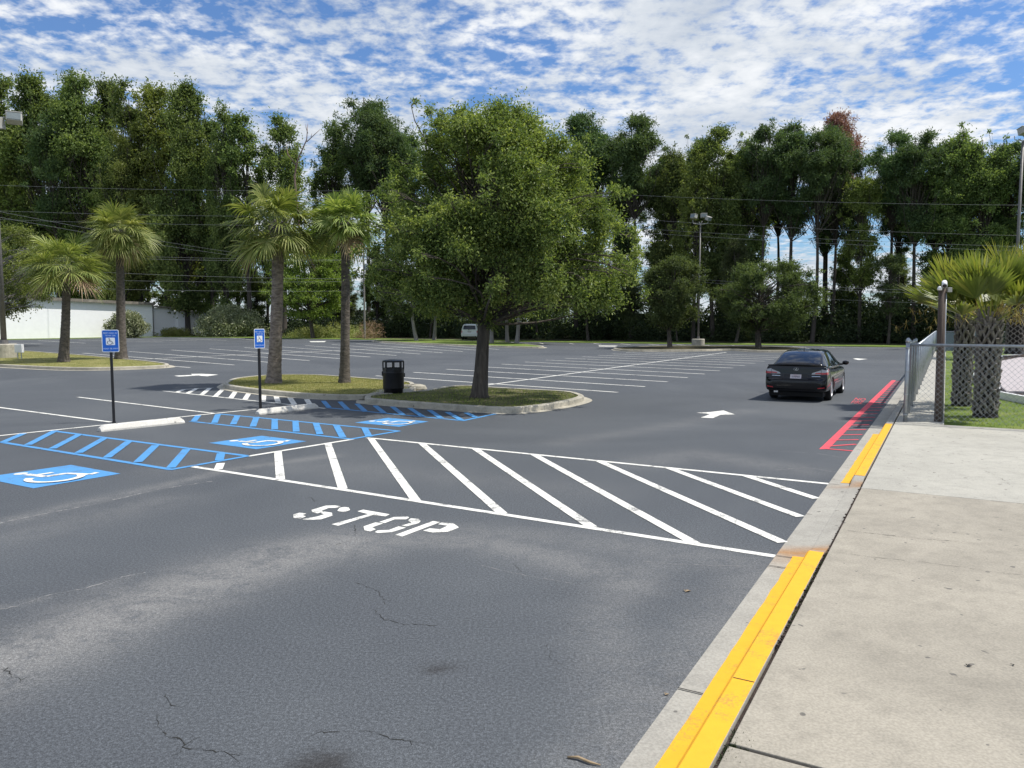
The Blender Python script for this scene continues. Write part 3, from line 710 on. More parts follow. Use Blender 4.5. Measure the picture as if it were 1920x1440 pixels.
island('kerbed_island', [(-90, 684), (0, 688.5), (114, 694), (208, 694), (300, 690.5), (316, 687), (285, 682), (225, 676), (158, 669.5), (100, 665), (42, 660.6), (-60, 657)], grass='dry_grass', gut=0.3, nb=22000, seed=13)
island('kerbed_island', [(704, 641), (760, 644.2), (855, 648.5), (940, 651.3), (1010, 653), (1013, 650.5), (960, 644.5), (900, 641), (800, 637.5), (715, 638)], gut=0.3, nb=0)
island('kerbed_island', [(1150, 655), (1180, 653), (1260, 650.5), (1330, 650.8), (1430, 651.6), (1500, 655), (1526, 658.3), (1500, 660.5), (1420, 660.3), (1370, 657.5), (1300, 659), (1180, 659)], grass='soil', gut=0.2)
# rubbly end piece of kerb and bin pad
def pad(px, z0, z1, m, name):
    P = [G(*p) for p in px]; mb = MB().prism([(p.x, p.y) for p in P], z0, z1); return mb.build(name, m, bevel=0.012)
o = pad([(690, 746.5), (712, 737), (770, 734), (776, 741), (742, 744.5)], -0.01, 0.13, M['kerb'], 'bin_pad'); tag(o, kind='structure')
# ------------------------------------------------------------------ small objects
def ramp_axis(o): pass
# wheel stops
def wheel_stop(a, b, label, seed):
    A, B = G(*a), G(*b); d = (B-A).normalized(); n = Vector((-d.y, d.x, 0))
    if n.y < 0: n = -n
    Ln = (B-A).length; root = empty('wheel_stop', A+n*0.1, 0, label, 'wheel stop', 'concrete wheel stops')
    r = random.Random(seed); V = []; k = 22; prof = [(-0.10, 0.0), (-0.10, 0.035), (-0.055, 0.125), (-0.04, 0.135), (0.04, 0.135), (0.055, 0.125), (0.10, 0.035), (0.10, 0.0)]
    mb = MB()
    for i in range(k+1):
        t = i/k; s = 1.0; e = min(t, 1-t)*Ln
        zs = 1.0 if e > 0.06 else 0.55+0.45*e/0.06
        for w, z in prof: mb.v.append(tuple(d*(t*Ln)+n*(w*(1 if z > 0 else 1)+r.uniform(-.0015, .0015))+Vector((0, 0, z*zs+r.uniform(-.001, .001)))))
    m_ = len(prof)
    for i in range(k):
        for j in range(m_-1): mb.f.append((i*m_+j, i*m_+j+1, (i+1)*m_+j+1, (i+1)*m_+j))
    mb.f.append(tuple(range(m_))); mb.f.append(tuple(reversed(range(k*m_, (k+1)*m_))))
    mb.build('concrete_bar', M['stop_conc'], root)
    for t in (0.2, 0.8):
        c = d*(t*Ln); MB().lathe([(0.014, 0.132), (0.014, 0.137), (0.0, 0.14)], 8, c).build('anchor_pin', M['crack'], root)
M['stop_conc'] = concrete_mat('painted_stop', (0.60, 0.58, 0.53), (0.72, 0.70, 0.65), 0.35)
wheel_stop((190, 810), (347, 793.5), 'longer-looking white concrete wheel stop at the foot of the nearer blue sign', 1)
wheel_stop((487, 778), (598, 765.5), 'white concrete wheel stop by the farther blue sign, dappled with tree shade', 2)

# accessible parking signs
def sign(base, facing, label, lean=0):
    B = G(*base); root = empty('parking_sign', B, 0, label, 'sign', 'blue accessible parking signs')
    root.rotation_euler = (0, 0, facing)
    MB().box((0, 0.03, 0.98), (0.055, 0.055, 1.98)).build('post', M['black'], root, bevel=0.004)
    MB().box((0, 0.03, 0.01), (0.075, 0.075, 0.03)).build('post_base', M['black'], root)
    w, h = 0.355, 0.51; zc = 1.885
    def rr(w, h, r, y, k=5):
        o = []
        for cx_, cz, a0 in ((w/2-r, h/2-r, 0), (-w/2+r, h/2-r, 90), (-w/2+r, -h/2+r, 180), (w/2-r, -h/2+r, 270)):
            for i in range(k+1):
                t = R(a0+90*i/k); o.append(Vector((cx_+r*math.cos(t), y, zc+cz+r*math.sin(t))))
        return o
    f = rr(w, h, 0.035, -0.003); bk = rr(w, h, 0.035, 0.0005); mb = MB(); n = len(f)
    mb.v = [tuple(p) for p in f]+[tuple(p) for p in bk]; mb.f = [tuple(reversed(range(n))), tuple(range(n, 2*n))]+[(i, (i+1) % n, n+(i+1) % n, n+i) for i in range(n)]
    pl = mb.build('sign_panel', M['sign_white'], root)
    MB().poly(reversed(rr(w-0.032, h-0.032, 0.024, -0.005))).build('blue_face', M['sign_blue'], pl)
    mb = MB(); fn = lambda x, y: Vector((x*w/2, -0.0072, zc+y*h/2))
    put_text(mb, 'PERMIT', fn, -0.80, -0.27, 0.625, 0.76); put_text(mb, 'PARKING', fn, -0.16, 0.42, 0.625, 0.76); put_text(mb, 'ONLY', fn, 0.52, 0.81, 0.625, 0.76)
    mb.build('lettering', M['sign_text'], pl); mb = MB()
    put_text(mb, 'TOW-AWAY', fn, -0.58, 0.14, 0.41, 0.54); put_text(mb, 'ZONE', fn, 0.24, 0.60, 0.41, 0.54)
    mb.build('lettering', M['sign_text'], pl); mb = MB()
    put_text(mb, 'MAXIMUM', fn, -0.82, -0.22, -0.755, -0.625); mb.build('lettering', M['sign_text'], pl); mb = MB(); put_text(mb, 'FINE', fn, -0.10, 0.18, -0.755, -0.625); put_text(mb, '$500.00', fn, 0.29, 0.83, -0.755, -0.625)
    mb.build('lettering', M['sign_text'], pl)
    s = rr(0.185, 0.168, 0.012, -0.0072); MB().poly([p+Vector((0, 0, -0.01)) for p in reversed(s)]).build('symbol_panel', M['sign_white'], pl)
    mb = MB()
    for i, q in enumerate(wheelchair()): mb.poly([(-0.0925+x*0.185, -0.0092-0.0003*i, zc-0.01-0.084+y*0.168) for x, y in q])
    mb.build('wheelchair_symbol', M['sign_back'], pl)
    for z in (0.225, -0.225):
        MB().tube([(0, -0.010, zc+z), (0, -0.004, zc+z)], 0.008, 8).build('bolt', M['galv'], pl)
    for ch in pl.children:
        if ch.name.startswith('bolt'): pass
sign((213.5, 793), math.atan2(-747, 1442)*-1*0.72, 'blue parking sign on a black post, nearest and leftmost, facing the viewer')
sign((490, 768.5), math.atan2(RT.x, -RT.y)*1.0+0.0, 'narrower-looking blue parking sign turned aside, beside the thick palm trunk')

# litter bin
def bin_():
    P = G(738, 736.5, 0.13); root = empty('litter_bin', P, R(12), 'black round litter bin with square openings under its lid', 'litter bin')
    mb = MB(); r = 0.315; mb.lathe([(0.295, 0.0), (0.295, 0.11), (0.30, 0.12), (0.322, 0.13), (0.325, 0.16), (0.325, 0.62), (0.328, 0.63), (0.328, 0.66), (0.31, 0.665), (0.0, 0.665)], 28); mb.build('drum', M['bin'], root, True)
    mb = MB(); n = 8
    # hood: octagonal frame with openings
    def ring(z0, z1, r_):
        for i in range(n):
            a0, a1 = 2*math.pi*i/n, 2*math.pi*(i+1)/n
            mb.bar((r_*math.cos(a0), r_*math.sin(a0), (z0+z1)/2), (r_*math.cos(a1), r_*math.sin(a1), (z0+z1)/2), 0.03, z1-z0)
    ring(0.66, 0.78, 0.315); ring(0.955, 1.0, 0.315)
    for i in range(n):
        a = 2*math.pi*i/n; mb.bar((0.315*math.cos(a), 0.315*math.sin(a), 0.72), (0.315*math.cos(a), 0.315*math.sin(a), 0.97), 0.085, 0.04)
    mb.build('hood', M['bin'], root)
    MB().lathe([(0.335, 0.985), (0.338, 1.0), (0.27, 1.022), (0.09, 1.035), (0.0, 1.038)], 16).build('lid', M['bin'], root)
    MB().box((0.33, 0.0, 0.55), (0.05, 0.06, 0.12)).build('latch', M['bin'], root)
    MB().box((-0.33, 0.0, 0.6), (0.05, 0.07, 0.15)).build('hinge', M['bin'], root)
M['bin'] = mat('bin_metal', (0.006, 0.006, 0.009), 0.4, 0, 0.3)
bin_()
P = G(770, 733, 0); mb = MB(); rr = random.Random(3)
root = empty('kerb_rubble', P, 0, 'broken pale lump of kerb concrete beside the litter bin', 'rubble')
mb.lathe([(0.42, 0.0), (0.46, 0.07), (0.40, 0.17), (0.30, 0.22), (0.0, 0.215)], 15)
mb.v = [(x*1.25+rr.uniform(-.04, .04), y*0.55+rr.uniform(-.03, .03), z+rr.uniform(-.02, .02)) for x, y, z in mb.v]; mb.build('chunk', M['kerb'], root)
mb = MB()
for _ in range(22):
    s = rr.uniform(0.01, 0.05); mb.box((rr.uniform(-.6, .6), rr.uniform(-.55, -.25), s*0.4), (s, s*0.8, s*0.7), Matrix.Rotation(rr.uniform(0, 3), 3, 'Z'))
mb.build('crumbs', M['kerb'], root); bpy.data.objects['crumbs']['kind'] = 'stuff'

# twig, dry leaves
def twig(a, b, label, rad=0.008):
    A, B = G(*a), G(*b); root = empty('twig', A, 0, label, 'twig'); d = B-A; n = Vector((-d.y, d.x, 0))
    MB().tube([Vector((0, 0, .008)), d*0.3+n*0.06+Vector((0, 0, .014)), d*0.7-n*0.03+Vector((0, 0, .012)), d+Vector((0, 0, .008))], [rad*.7, rad, rad*.9, rad*.4], 6).build('stick', M['twig'], root, True)
M['twig'] = mat('twig', (0.30, 0.22, 0.13), 0.8, 0, 0.3, 20)
twig((1064, 1422), (1126, 1437), 'short pale twig lying on the asphalt at the bottom of the picture')
def leaf_litter(p, label, s=0.05, z=0.0, rot=0.4, m='twig'):
    P = G(*p, z); root = empty('dry_leaf', P, rot, label, 'leaf', 'dry leaves on the ground')
    V, Fq = cards(np.random.default_rng(int(p[0])), np.array([[0, 0, 0.006], [0.01, 0.005, 0.008]]), np.array([[1, 0.1, 0.08], [0.3, 1, 0.1]]), np.array([[0, 0, 1.], [0, 0.2, 1.]]), [s*1.6, s*0.9], [s*0.7, s*.4])
    link('blade', np_mesh('blade', V, Fq), M[m], root)
leaf_litter((1284, 1111), 'curled tan dry leaf on the asphalt left of the near yellow kerb', 0.045)
leaf_litter((1246, 1305), 'small dry leaf in the gutter, nearer to the bottom edge', 0.025)
leaf_litter((1812, 1251), 'dark flattened leaf on the tan sidewalk', 0.03, CH, 0.2, 'crack')
leaf_litter((1900, 1250), 'smaller dark leaf scrap at the edge of the tan sidewalk', 0.02, CH, 0.9, 'crack')

# ------------------------------------------------------------------ light poles
def flood(mb_h, mb_l, c, az, el):
    mx = Matrix.Rotation(az, 3, 'Z') @ Matrix.Rotation(el, 3, 'X')
    mb_h.box(c, (0.62, 0.42, 0.42), mx, 0.86); cc = Vector(c)+mx @ Vector((0, -0.02, -0.22)); mb_l.box(cc, (0.56, 0.37, 0.03), mx)
def light_pole(base, top_y, label, heads, rad=(0.16, 0.09), ped=None, cone=True):
    B = G(*base); s = F_PX/B.y; hgt = AT(base[0], top_y, B.y).z
    root = empty('light_pole', B, 0, label, 'light pole', 'tall parking lot light poles')
    z0 = 0
    if ped:
        r, z0 = ped; MB().lathe([(r, -0.02), (r, z0-0.05), (r-0.05, z0), (0.0, z0)], 28).build('concrete_base', M['kerb'], root, False)
    MB().tube([(0, 0, z0), (0, 0, z0+0.25)], [rad[0]*1.5, rad[0]*1.3], 16).build('base_cover', M['bronze'], root)
    MB().tube([(0, 0, z0), (0, 0, hgt-0.9)], list(rad), 16).build('pole', M['bronze'], root, True)
    a = MB(); a.tube([(-0.75, 0, hgt-0.45), (-0.7, 0, hgt-0.75), (0, 0, hgt-0.85), (0.7, 0, hgt-0.75), (0.75, 0, hgt-0.45)], 0.035, 8)
    a.tube([(0, 0.6, hgt-0.55), (0, 0, hgt-0.85), (0, -0.6, hgt-0.65)], 0.035, 8); a.build('bracket', M['alu'], root, True)
    for (dx, dy, dz, az, el, sc) in heads:
        h = MB(); l = MB(); mx = Matrix.Rotation(R(az), 3, 'Z') @ Matrix.Rotation(R(el), 3, 'X')
        c = Vector((dx, dy, hgt-0.2+dz))
        h.box(c, (0.72*sc, 0.5*sc, 0.46*sc), mx); h.box(c+mx @ Vector((0, 0, 0.25*sc)), (0.78*sc, 0.56*sc, 0.05*sc), mx)
        l.box(c+mx @ Vector((0, -0.26*sc, 0)), (0.62*sc, 0.03*sc, 0.36*sc), mx)
        ho = h.build('lamp_head', M['alu'], root, bevel=0.02); lo = l.build('lens', M['lens'], ho)
    return root
light_pole((9, 674), 205, 'grey light pole on a round concrete base at the left edge', [(-0.35, 0, 0.15, -10, -12, 1.1), (1.35, 0, -0.35, 28, -18, 1.15), (0.45, -0.6, -0.75, 8, -78, 1.3)], (0.17, 0.10), (0.72, 0.98))
B = G(6, 674)
def elec_box():
    P = G(37, 672.5, 0.12); root = empty('electrical_box', P, R(-8), 'small white electrical box on two legs beside the left light pole', 'electrical box')
    MB().box((0, 0, 0.62), (0.48, 0.2, 0.5)).build('cabinet', M['white'], root, bevel=0.01)
    MB().box((0, -0.103, 0.62), (0.40, 0.012, 0.42)).build('door', M['white'], root)
    for x in (-0.12, 0.12): MB().tube([(x, 0, 0), (x, 0, 0.4)], 0.03, 8).build('leg', M['galv'], root)
elec_box()
light_pole((1309, 649.2), 404, 'light pole with floodlights rising behind the round island tree', [(-0.65, 0, 0.1, -55, -15, .8), (0.35, 0.2, 0.2, 0, -5, 0.8), (0.75, 0, -0.1, 40, 25, 0.75)], (0.095, 0.06), (0.62, 0.72))
light_pole((1898, 655), 245, 'tall light pole at the right edge behind the fan palms', [(0.1, 0, 0.15, 10, -15, 1.2), (0.7, 0.4, -0.2, 60, -20, 1.1)], (0.16, 0.10))

# ------------------------------------------------------------------ utility pole and power lines
UP = Vector((AT(683, 560, 108).x, 108, 0))
root = empty('utility_pole', UP, 0, 'thin grey utility pole with crossarms at the tree line between palm and oak', 'utility pole')
MB().tube([(0, 0, 0), (0, 0, 13.3)], [0.15, 0.10], 10).build('pole', M['wood_grey'] if 'wood_grey' in M else M['wood'], root)
for z, w, a in ((12.7, 2.2, 0), (11.5, 1.2, 20), (11.0, 1.2, -20)):
    mx = Matrix.Rotation(R(a), 3, 'Y'); MB().box((0.2, -0.15, z), (w, 0.12, 0.14), mx).build('crossarm', M['alu'], root)
MB().lathe([(0.22, 0), (0.25, 0.1), (0.25, 0.8), (0.1, 0.9)], 12, (0.35, 0, 9.6)).build('transformer', M['galv'], root)
M['wire'] = mat('wire', (0.20, 0.21, 0.22), 0.5, 0.2, 0.05)
# wires: start px, depth, end px, depth
wires = [((-40, 346), 112, (760, 357), 112, 'topmost wire running level across the left trees'),
         ((1130, 363), 84, (1960, 385), 66, 'topmost wire running across the right-hand pines'),
         ((-40, 394), 112, (760, 405), 112, 'second wire down across the left trees'),
         ((1130, 407), 84, (1960, 443), 66, 'second wire down across the right-hand pines'),
         ((1090, 420.5), 84, (1960, 464), 66, 'third wire down across the right-hand pines'),
         ((1130, 431), 84, (1960, 472), 66, 'fourth wire down across the right-hand pines'),
         ((-40, 389), 60, (520, 484), 108, 'upper of two wires sloping down to the right past the tall left palm'),
         ((-40, 400), 60, (520, 489), 108, 'lower of two wires sloping down to the right past the tall left palm'),
         ((-40, 470), 90, (683, 487), 108, 'level wire at palm crown height on the left'),
         ((220, 484), 90, (683, 488), 108, 'short level wire ending at the utility pole'),
         ((-40, 410), 100, (760, 423), 112, 'faint wire below the second wire on the left'),
         ((180, 510), 90, (683, 523), 108, 'wire sloping gently behind the thick palm trunk'),
         ((140, 524), 90, (683, 527), 108, 'lower wire behind the thick palm trunk'),
         ((140, 540), 90, (683, 545), 108, 'lowest wire above the white wall'),
         ((1150, 512), 80, (1760, 546), 62, 'upper of the paired wires behind the round island trees'),
         ((1150, 517), 80, (1760, 551), 62, 'lower of the paired wires behind the round island trees'),
         ((1540, 560), 70, (1790, 569), 62, 'lowest wire above the car and the fence')]
for a, da, b, db, lab in wires:
    A, B_ = AT(*a, da), AT(*b, db); pts = [A.lerp(B_, t/14)-Vector((0, 0, 1))*0.0 for t in range(15)]
    sag = (B_-A).length*0.006
    for i, p in enumerate(pts): t = i/14; p.z -= sag*4*t*(1-t)-0.0
    root = empty('power_line', A, 0, lab, 'power line', 'overhead wires'); r = 0.0105*(da+db)/2/85
    MB().tube([p-A for p in pts], r, 5).build('wire', M['wire'], root, True)

# ------------------------------------------------------------------ building behind the shrubs, far building
M['wallwhite'] = mat('white_block_wall', (0.87, 0.88, 0.89), 0.8, 0, 0.03, 1.5, 0.15, sc2=6)
nt = M['wallwhite'].node_tree
M['roofmetal'] = mat('weathered_roof_edge', (0.20, 0.18, 0.15), 0.7, 0, 0.35, 1.2)
def wall_building():
    A = G(-90, 634, 0); A = W(UW(A)[0]-6, WLEFT-4.2); B1 = W(0, WLEFT-4.2)
    # far ends found where the photo shows the two steps of the roof
    def at_px(px):
        d = ray(px, 600); t = 0
        # intersect vertical plane w = WLEFT-4.2
        q = Vector((d.x, d.y, 0)); c = W(0, WLEFT-4.2); num = (c).dot(RT) ; t = num/q.dot(RT); return q*t
    p0, p1, p2, p3 = at_px(-90), at_px(287), at_px(336), at_px(392)
    root = empty('white_warehouse', (p1.x, p1.y, 0), 0, 'long low white-painted block building at the left edge of the lot', 'building')
    def zat(py, p): return AT(960, py, p.y).z
    def seg(a, b, za, zb, name, depth=12, m='wallwhite'):
        n = -RT*depth; mb = MB(); q = [a, b, b+n, a+n]; zz_ = [za, zb, zb, za]
        mb.v = [(p.x-p1.x, p.y-p1.y, -0.05) for p in q]+[(p.x-p1.x, p.y-p1.y, z) for p, z in zip(q, zz_)]
        mb.f = [(0, 1, 5, 4), (1, 2, 6, 5), (2, 3, 7, 6), (3, 0, 4, 7), (4, 5, 6, 7)]; return mb.build(name, M[m], root)
    h0, h1 = zat(553, p0), zat(571, p1)
    seg(p0, p1, h0, h1, 'main_wall')
    e = RT*0.35
    mb = MB(); 
    for za, zb, th, out in ((h0, h1, 0.35, 0.35),):
        q0, q1 = p0+RT*out-p1, p1+RT*out-p1; mb.bar(Vector((q0.x, q0.y, za+0.1)), Vector((q1.x, q1.y, zb+0.1)), 0.5, 0.42)
    mb.build('roof_edge', M['roofmetal'], root)
    h2 = zat(579, p2); seg(p1+U*0.3-RT*1.2, p2-RT*1.2, h2+0.15, h2, 'low_wall', 8)
    mb = MB(); mb.bar(Vector((0, 0, h2+0.35))-RT*0.8, (p2-p1)+Vector((0, 0, h2+0.15))-RT*0.8, 0.6, 0.22); mb.build('roof_edge', M['roofmetal'], root)
    h3 = zat(583, p3); seg(p2+U*0.2-RT*0.6, p3-RT*0.6, h3-0.2, h3+0.1, 'end_wall', 8)
    mb = MB(); mb.bar((p2-p1)+Vector((0, 0, h3+0.0))-RT*0.3, (p3-p1)+Vector((0, 0, h3+0.35))-RT*0.3, 0.7, 0.28); mb.build('roof_edge', mat('rusty_roof_edge', (0.34, 0.24, 0.18), 0.7, 0.2, 0.4, 0.8), root)
    # drain pipe at the corner and a door-like panel
    mb = MB(); q = p1+RT*0.05-p1; mb.bar(Vector((q.x, q.y, 0)), Vector((q.x, q.y, h1)), 0.14, 0.14); mb.build('downpipe', M['bronze'], root)
    q = (p1.lerp(p2, 0.5))-p1-RT*1.17; mb = MB(); mb.bar(Vector((q.x, q.y, 2.7))-U*4.3, Vector((q.x, q.y, 2.7))+U*4.3, 0.04, 3.0); mb.build('door', M['white'], root)
wall_building()
M['farwall'] = mat('far_pale_wall', (0.42, 0.46, 0.50), 0.8, 0, 0.15, 0.2)
def far_building(x0, x1, Y, h, label):
    a, b = AT(x0, 600, Y), AT(x1, 600, Y); root = empty('distant_building', ((a.x+b.x)/2, Y, 0), 0, label, 'building')
    w = b.x-a.x; MB().box((0, 4, h/2), (w, 8, h)).build('wall', M['farwall'], root)
    MB().box((0, 4, h+0.2), (w+1, 9, 0.5)).build('roof', M['roofmetal'], root)
    k = int(w/6)
    for i in range(k):
        MB().box((-w/2+3+6*i, -0.03, h*0.45), (1.6, 0.1, 1.5)).build('window', M['lens'], root)
far_building(610, 900, 165, 4.5, 'pale low building glimpsed through the trunks left of the white suv')
far_building(1085, 1260, 150, 3.6, 'pale low building glimpsed between trunks right of the big oak')
far_building(1350, 1480, 150, 3.0, 'pale shed glimpsed between trunks under the round island trees')

# ------------------------------------------------------------------ fence
def mesh_panel(P, D, ln, h0, h1, gap, rad, root, name='wire_mesh', zbase=0.0, seed=0):
    """chain link: two families of diagonal wires, 3-sided, kept between the rails"""
    P = Vector(P); D = Vector(D).normalized(); nrm = Vector((-D.y, D.x, 0)); V = []; Fq = []
    h = h1-h0
    for fam in (1, -1):
        k = int((ln+h)/gap)+1
        for i in range(-1, k+1):
            s = i*gap+(0 if fam == 1 else 0.0)
            if fam == 1: a0, a1 = s-h, s; za, zb = h0, h1
            else: a0, a1 = s, s-h; za, zb = h0, h1
            # param t from bottom to top
            t0, t1 = 0.0, 1.0
            da = a1-a0
            lo, hi = 0.0, ln
            ts = sorted(((lo-a0)/da, (hi-a0)/da)); t0 = max(0, ts[0]); t1 = min(1, ts[1])
            if t1-t0 < 0.02: continue
            A = P+D*(a0+da*t0)+Vector((0, 0, za+(zb-za)*t0))+nrm*0.004*fam; B_ = P+D*(a0+da*t1)+Vector((0, 0, za+(zb-za)*t1))+nrm*0.004*fam
            d = (B_-A).normalized(); e1 = nrm*rad; e2 = d.cross(nrm).normalized()*rad; n = len(V)
            for Q in (A, B_):
                for c in (e1, -e1*0.5+e2*0.87, -e1*0.5-e2*0.87): V.append(tuple(Q+c))
            for j in range(3):
                j2 = (j+1) % 3; Fq.append((n+j, n+j2, n+3+j2, n+3+j))
    return link(name, np_mesh(name, V, Fq), M['galv'], root)
def fence_run(P, D, ln, h, gap, rad, label, posts, cap_first=True, name='chain_link_fence', toprail=0.03, jog=None, pr=0.032):
    root = empty(name, P, 0, label, 'fence', 'galvanised chain link fencing')
    D = Vector(D).normalized(); mesh_panel((0, 0, 0), D, ln, 0.05, h, gap, rad, root)
    MB().tube([Vector((0, 0, h)), D*ln+Vector((0, 0, h))], toprail, 8).build('top_rail', M['galv'], root, True)
    for i, s in enumerate(posts):
        q = D*s; r = pr; hh = h+0.03
        MB().tube([q+Vector((0, 0, -0.02)), q+Vector((0, 0, hh)), q+Vector((0, 0, hh+0.03))], [r, r, 0.01], 10).build('post', M['galv'], root, True)
    return root
dside = U; fend = W(FU1, fw+0.06, CH)
side_len1 = 5.2
hF = AT(1697, 646.5, FEN.y).z-CH; 
HS = AT(1761, 621.5, fend.y).z-CH
# corner post
root = empty('fence_corner_post', FEN, 0, 'thick capped steel corner post where the two chain link fences meet', 'fence post')
MB().tube([(0, 0, -.02), (0, 0, hF+0.06)], 0.045, 14).build('post', M['galv'], root, True)
MB().lathe([(0.052, 0), (0.055, 0.03), (0.045, 0.07), (0.02, 0.095), (0.0, 0.1)], 14, (0, 0, hF+0.055)).build('cap', M['galv'], root, True)
for z in (0.15, 0.6, 1.1, hF-0.08): MB().lathe([(0.05, 0), (0.05, 0.03)], 14, (0, 0, z)).build('tension_band', M['galv'], root)
fence_run(FEN+RT*0.05, RT, 9.0, hF, 0.115, 0.0027, 'chain link fence panel in front of the fan palms, facing the sidewalk', [2.9, 5.9, 8.9])
fence_run(FEN+U*0.05, U, side_len1, hF, 0.13, 0.0036, 'near low length of chain link fence running back from the corner post', [0.25, 1.9, 3.6, 5.1])
P2 = FEN+U*(side_len1+0.1)
fence_run(P2, U, FU1-fu-side_len1, HS, 0.4, 0.0022, 'long taller chain link fence running away along the lane to the far corner', list(np.arange(0.1, FU1-fu-side_len1, 2.05)), toprail=0.035, pr=0.042)
# far cross fence with wind screen
root = fence_run(fend, RT, 26, HS, 0.2, 0.006, 'far cross fence with a grey-blue screen behind the fan palms', [0.0, 2.5, 5, 7.5, 10, 13, 16])
M['screen'] = mat('screen_cloth', (0.13, 0.17, 0.21), 0.8, 0, 0.1)
mb = MB(); mb.bar(RT*0.05+Vector((0, 0.03, HS/2)), RT*2.9+Vector((0, 0.03, HS/2)), 0.02, HS-0.12); mb.build('screen', M['screen'], root)

# wooden post with camera
def cam_post():
    P = G(1759, 793, CH-0.03); top = AT(1767, 541, P.y); root = empty('camera_post', P, 0, 'dark wooden post carrying a white security camera behind the fence', 'post')
    tv = top-P; mb = MB(); mb.tube([(0, 0, -0.05), tv*0.5, tv], [0.085, 0.078, 0.072], 14); mb.build('wooden_pole', M['wood'], root, True)
    MB().tube([Vector((0.085, -0.02, 0.05)), tv*0.5+Vector((0.08, -0.02, 0)), tv+Vector((0.075, -0.02, -0.1))], 0.016, 8).build('conduit', M['galv'], root, True)
    MB().box(tv+Vector((0.125, -0.05, -0.03)), (0.09, 0.07, 0.10)).build('junction_box', M['alu'], root, bevel=0.006)
    c = MB(); c.tube([tv+Vector((0.05, 0.02, 0.14)), tv+Vector((-0.02, -0.12, 0.05))], [0.052, 0.056], 14)
    co = c.build('camera', M['white'], root, True)
    d = Vector((-0.07, -0.14, -0.09)).normalized(); e = tv+Vector((-0.02, -0.12, 0.05))
    MB().tube([e, e+d*0.008], 0.045, 14).build('lens', M['black'], co)
    MB().lathe([(0.045, -0.04), (0.05, 0.0), (0.03, 0.04), (0.0, 0.05)], 12, tv+Vector((-0.09, -0.06, 0.0))).build('mount', M['white'], co, True)
cam_post()

# ------------------------------------------------------------------ putting green beyond the palms
def putting():
    root = empty('raised_putting_green', G(1900, 735, 0), 0, 'pinkish grey putting green with white kerb and dark mulch edge', 'putting green'); O = root.location
    def P(px, py, z): return G(px, py, z)-O
    z0, z1 = 0.05, 0.30
    out = [P(1866, 733, z1), P(1925, 744, z1), P(2080, 772, z1), P(2200, 700, z1), P(1990, 660, z1), P(1876, 666, z1)]
    pts = [Vector((p.x, p.y, 0)) for p in out]; mb = MB(); rings = []
    i2 = inset(pts, 0.12)
    for r_, z in ((pts, 0.0), (pts, z1), (i2, z1), (i2, z1-0.05)): mb.v += [(p.x, p.y, z) for p in r_]
    n = len(pts)
    for k in range(3):
        for j in range(n): mb.f.append((k*n+j, k*n+(j+1) % n, (k+1)*n+(j+1) % n, (k+1)*n+j))
    mb.build('white_kerb', M['white'], root)
    MB().poly([(p.x, p.y, z1-0.03) for p in i2]).build('mulch_bed', M['mulch'], root)
    gpts = [Vector((p.x, p.y, 0)) for p in (P(1878, 727, z1), P(1925, 736, z1), P(2060, 760, z1), P(2150, 700, z1), P(1985, 668, z1), P(1880, 677, z1))]
    gp = smooth_closed(gpts, 3); MB().prism([(p.x, p.y) for p in gp], z1-0.06, z1+0.03).build('putting_surface', mat('putting_carpet', (0.42, 0.38, 0.38), 0.9, 0, 0.05, 3), root)
    # slim white edge glimpsed between the trunks
    mb = MB(); mb.bar(P(1826, 700, 0.2), P(1832, 716, 0.2), 0.1, 0.2); mb.build('white_edge', M['white'], root)
putting()
# ------------------------------------------------------------------ vehicles
def paint(name, col, rough=0.22, met=0.0, coat=1.0):
    m, nt, b, tc = base_mat(name); b.inputs['Base Color'].default_value = (*col, 1); b.inputs['Metallic'].default_value = met
    b.inputs['Coat Weight'].default_value = coat; b.inputs['Specular IOR Level'].default_value = 0.25; b.inputs['Coat Roughness'].default_value = 0.04
    n = noise(nt, tc.outputs['Object'], 3, 3); L(nt, ramp(nt, n, [(0.3, rough*0.9), (0.7, rough*1.3)]), b.inputs['Roughness'])
    d = noise(nt, tc.outputs['Object'], 5, 5); L(nt, mixc(nt, ramp(nt, d, [(0.5, 0.0), (0.85, 0.05)]), col, (0.16, 0.15, 0.14)), b.inputs['Base Color'])
    return m
M['car_black'] = paint('black_car_paint', (0.002, 0.0025, 0.005), 0.14, 0, 0.55)
M['car_white'] = paint('white_car_paint', (0.80, 0.82, 0.84), 0.3)
M['glass'] = paint('tinted_glass', (0.012, 0.018, 0.03), 0.05, 0, 0.6)
M['tyre'] = mat('tyre_rubber', (0.012, 0.012, 0.012), 0.85)
M['rim'] = mat('alloy_rim', (0.62, 0.62, 0.64), 0.3, 0.6, 0.05)
M['chrome'] = mat('chrome', (0.62, 0.64, 0.68), 0.18, 0.9, 0.05)
M['lamp_red'] = paint('red_lamp_lens', (0.50, 0.03, 0.04), 0.15)
M['lamp_clear'] = paint('clear_lamp_lens', (0.45, 0.45, 0.48), 0.12)
M['plate'] = mat('plate_face', (0.66, 0.60, 0.62), 0.5, 0, 0.04)
M['plate_ink'] = mat('plate_ink', (0.09, 0.07, 0.13), 0.5)
M['under'] = mat('underbody', (0.006, 0.006, 0.006), 0.9)
M['chrome2'] = mat('satin_black', (0.05, 0.055, 0.07), 0.3, 0.2)
M['trim'] = mat('dark_trim', (0.02, 0.02, 0.022), 0.5)

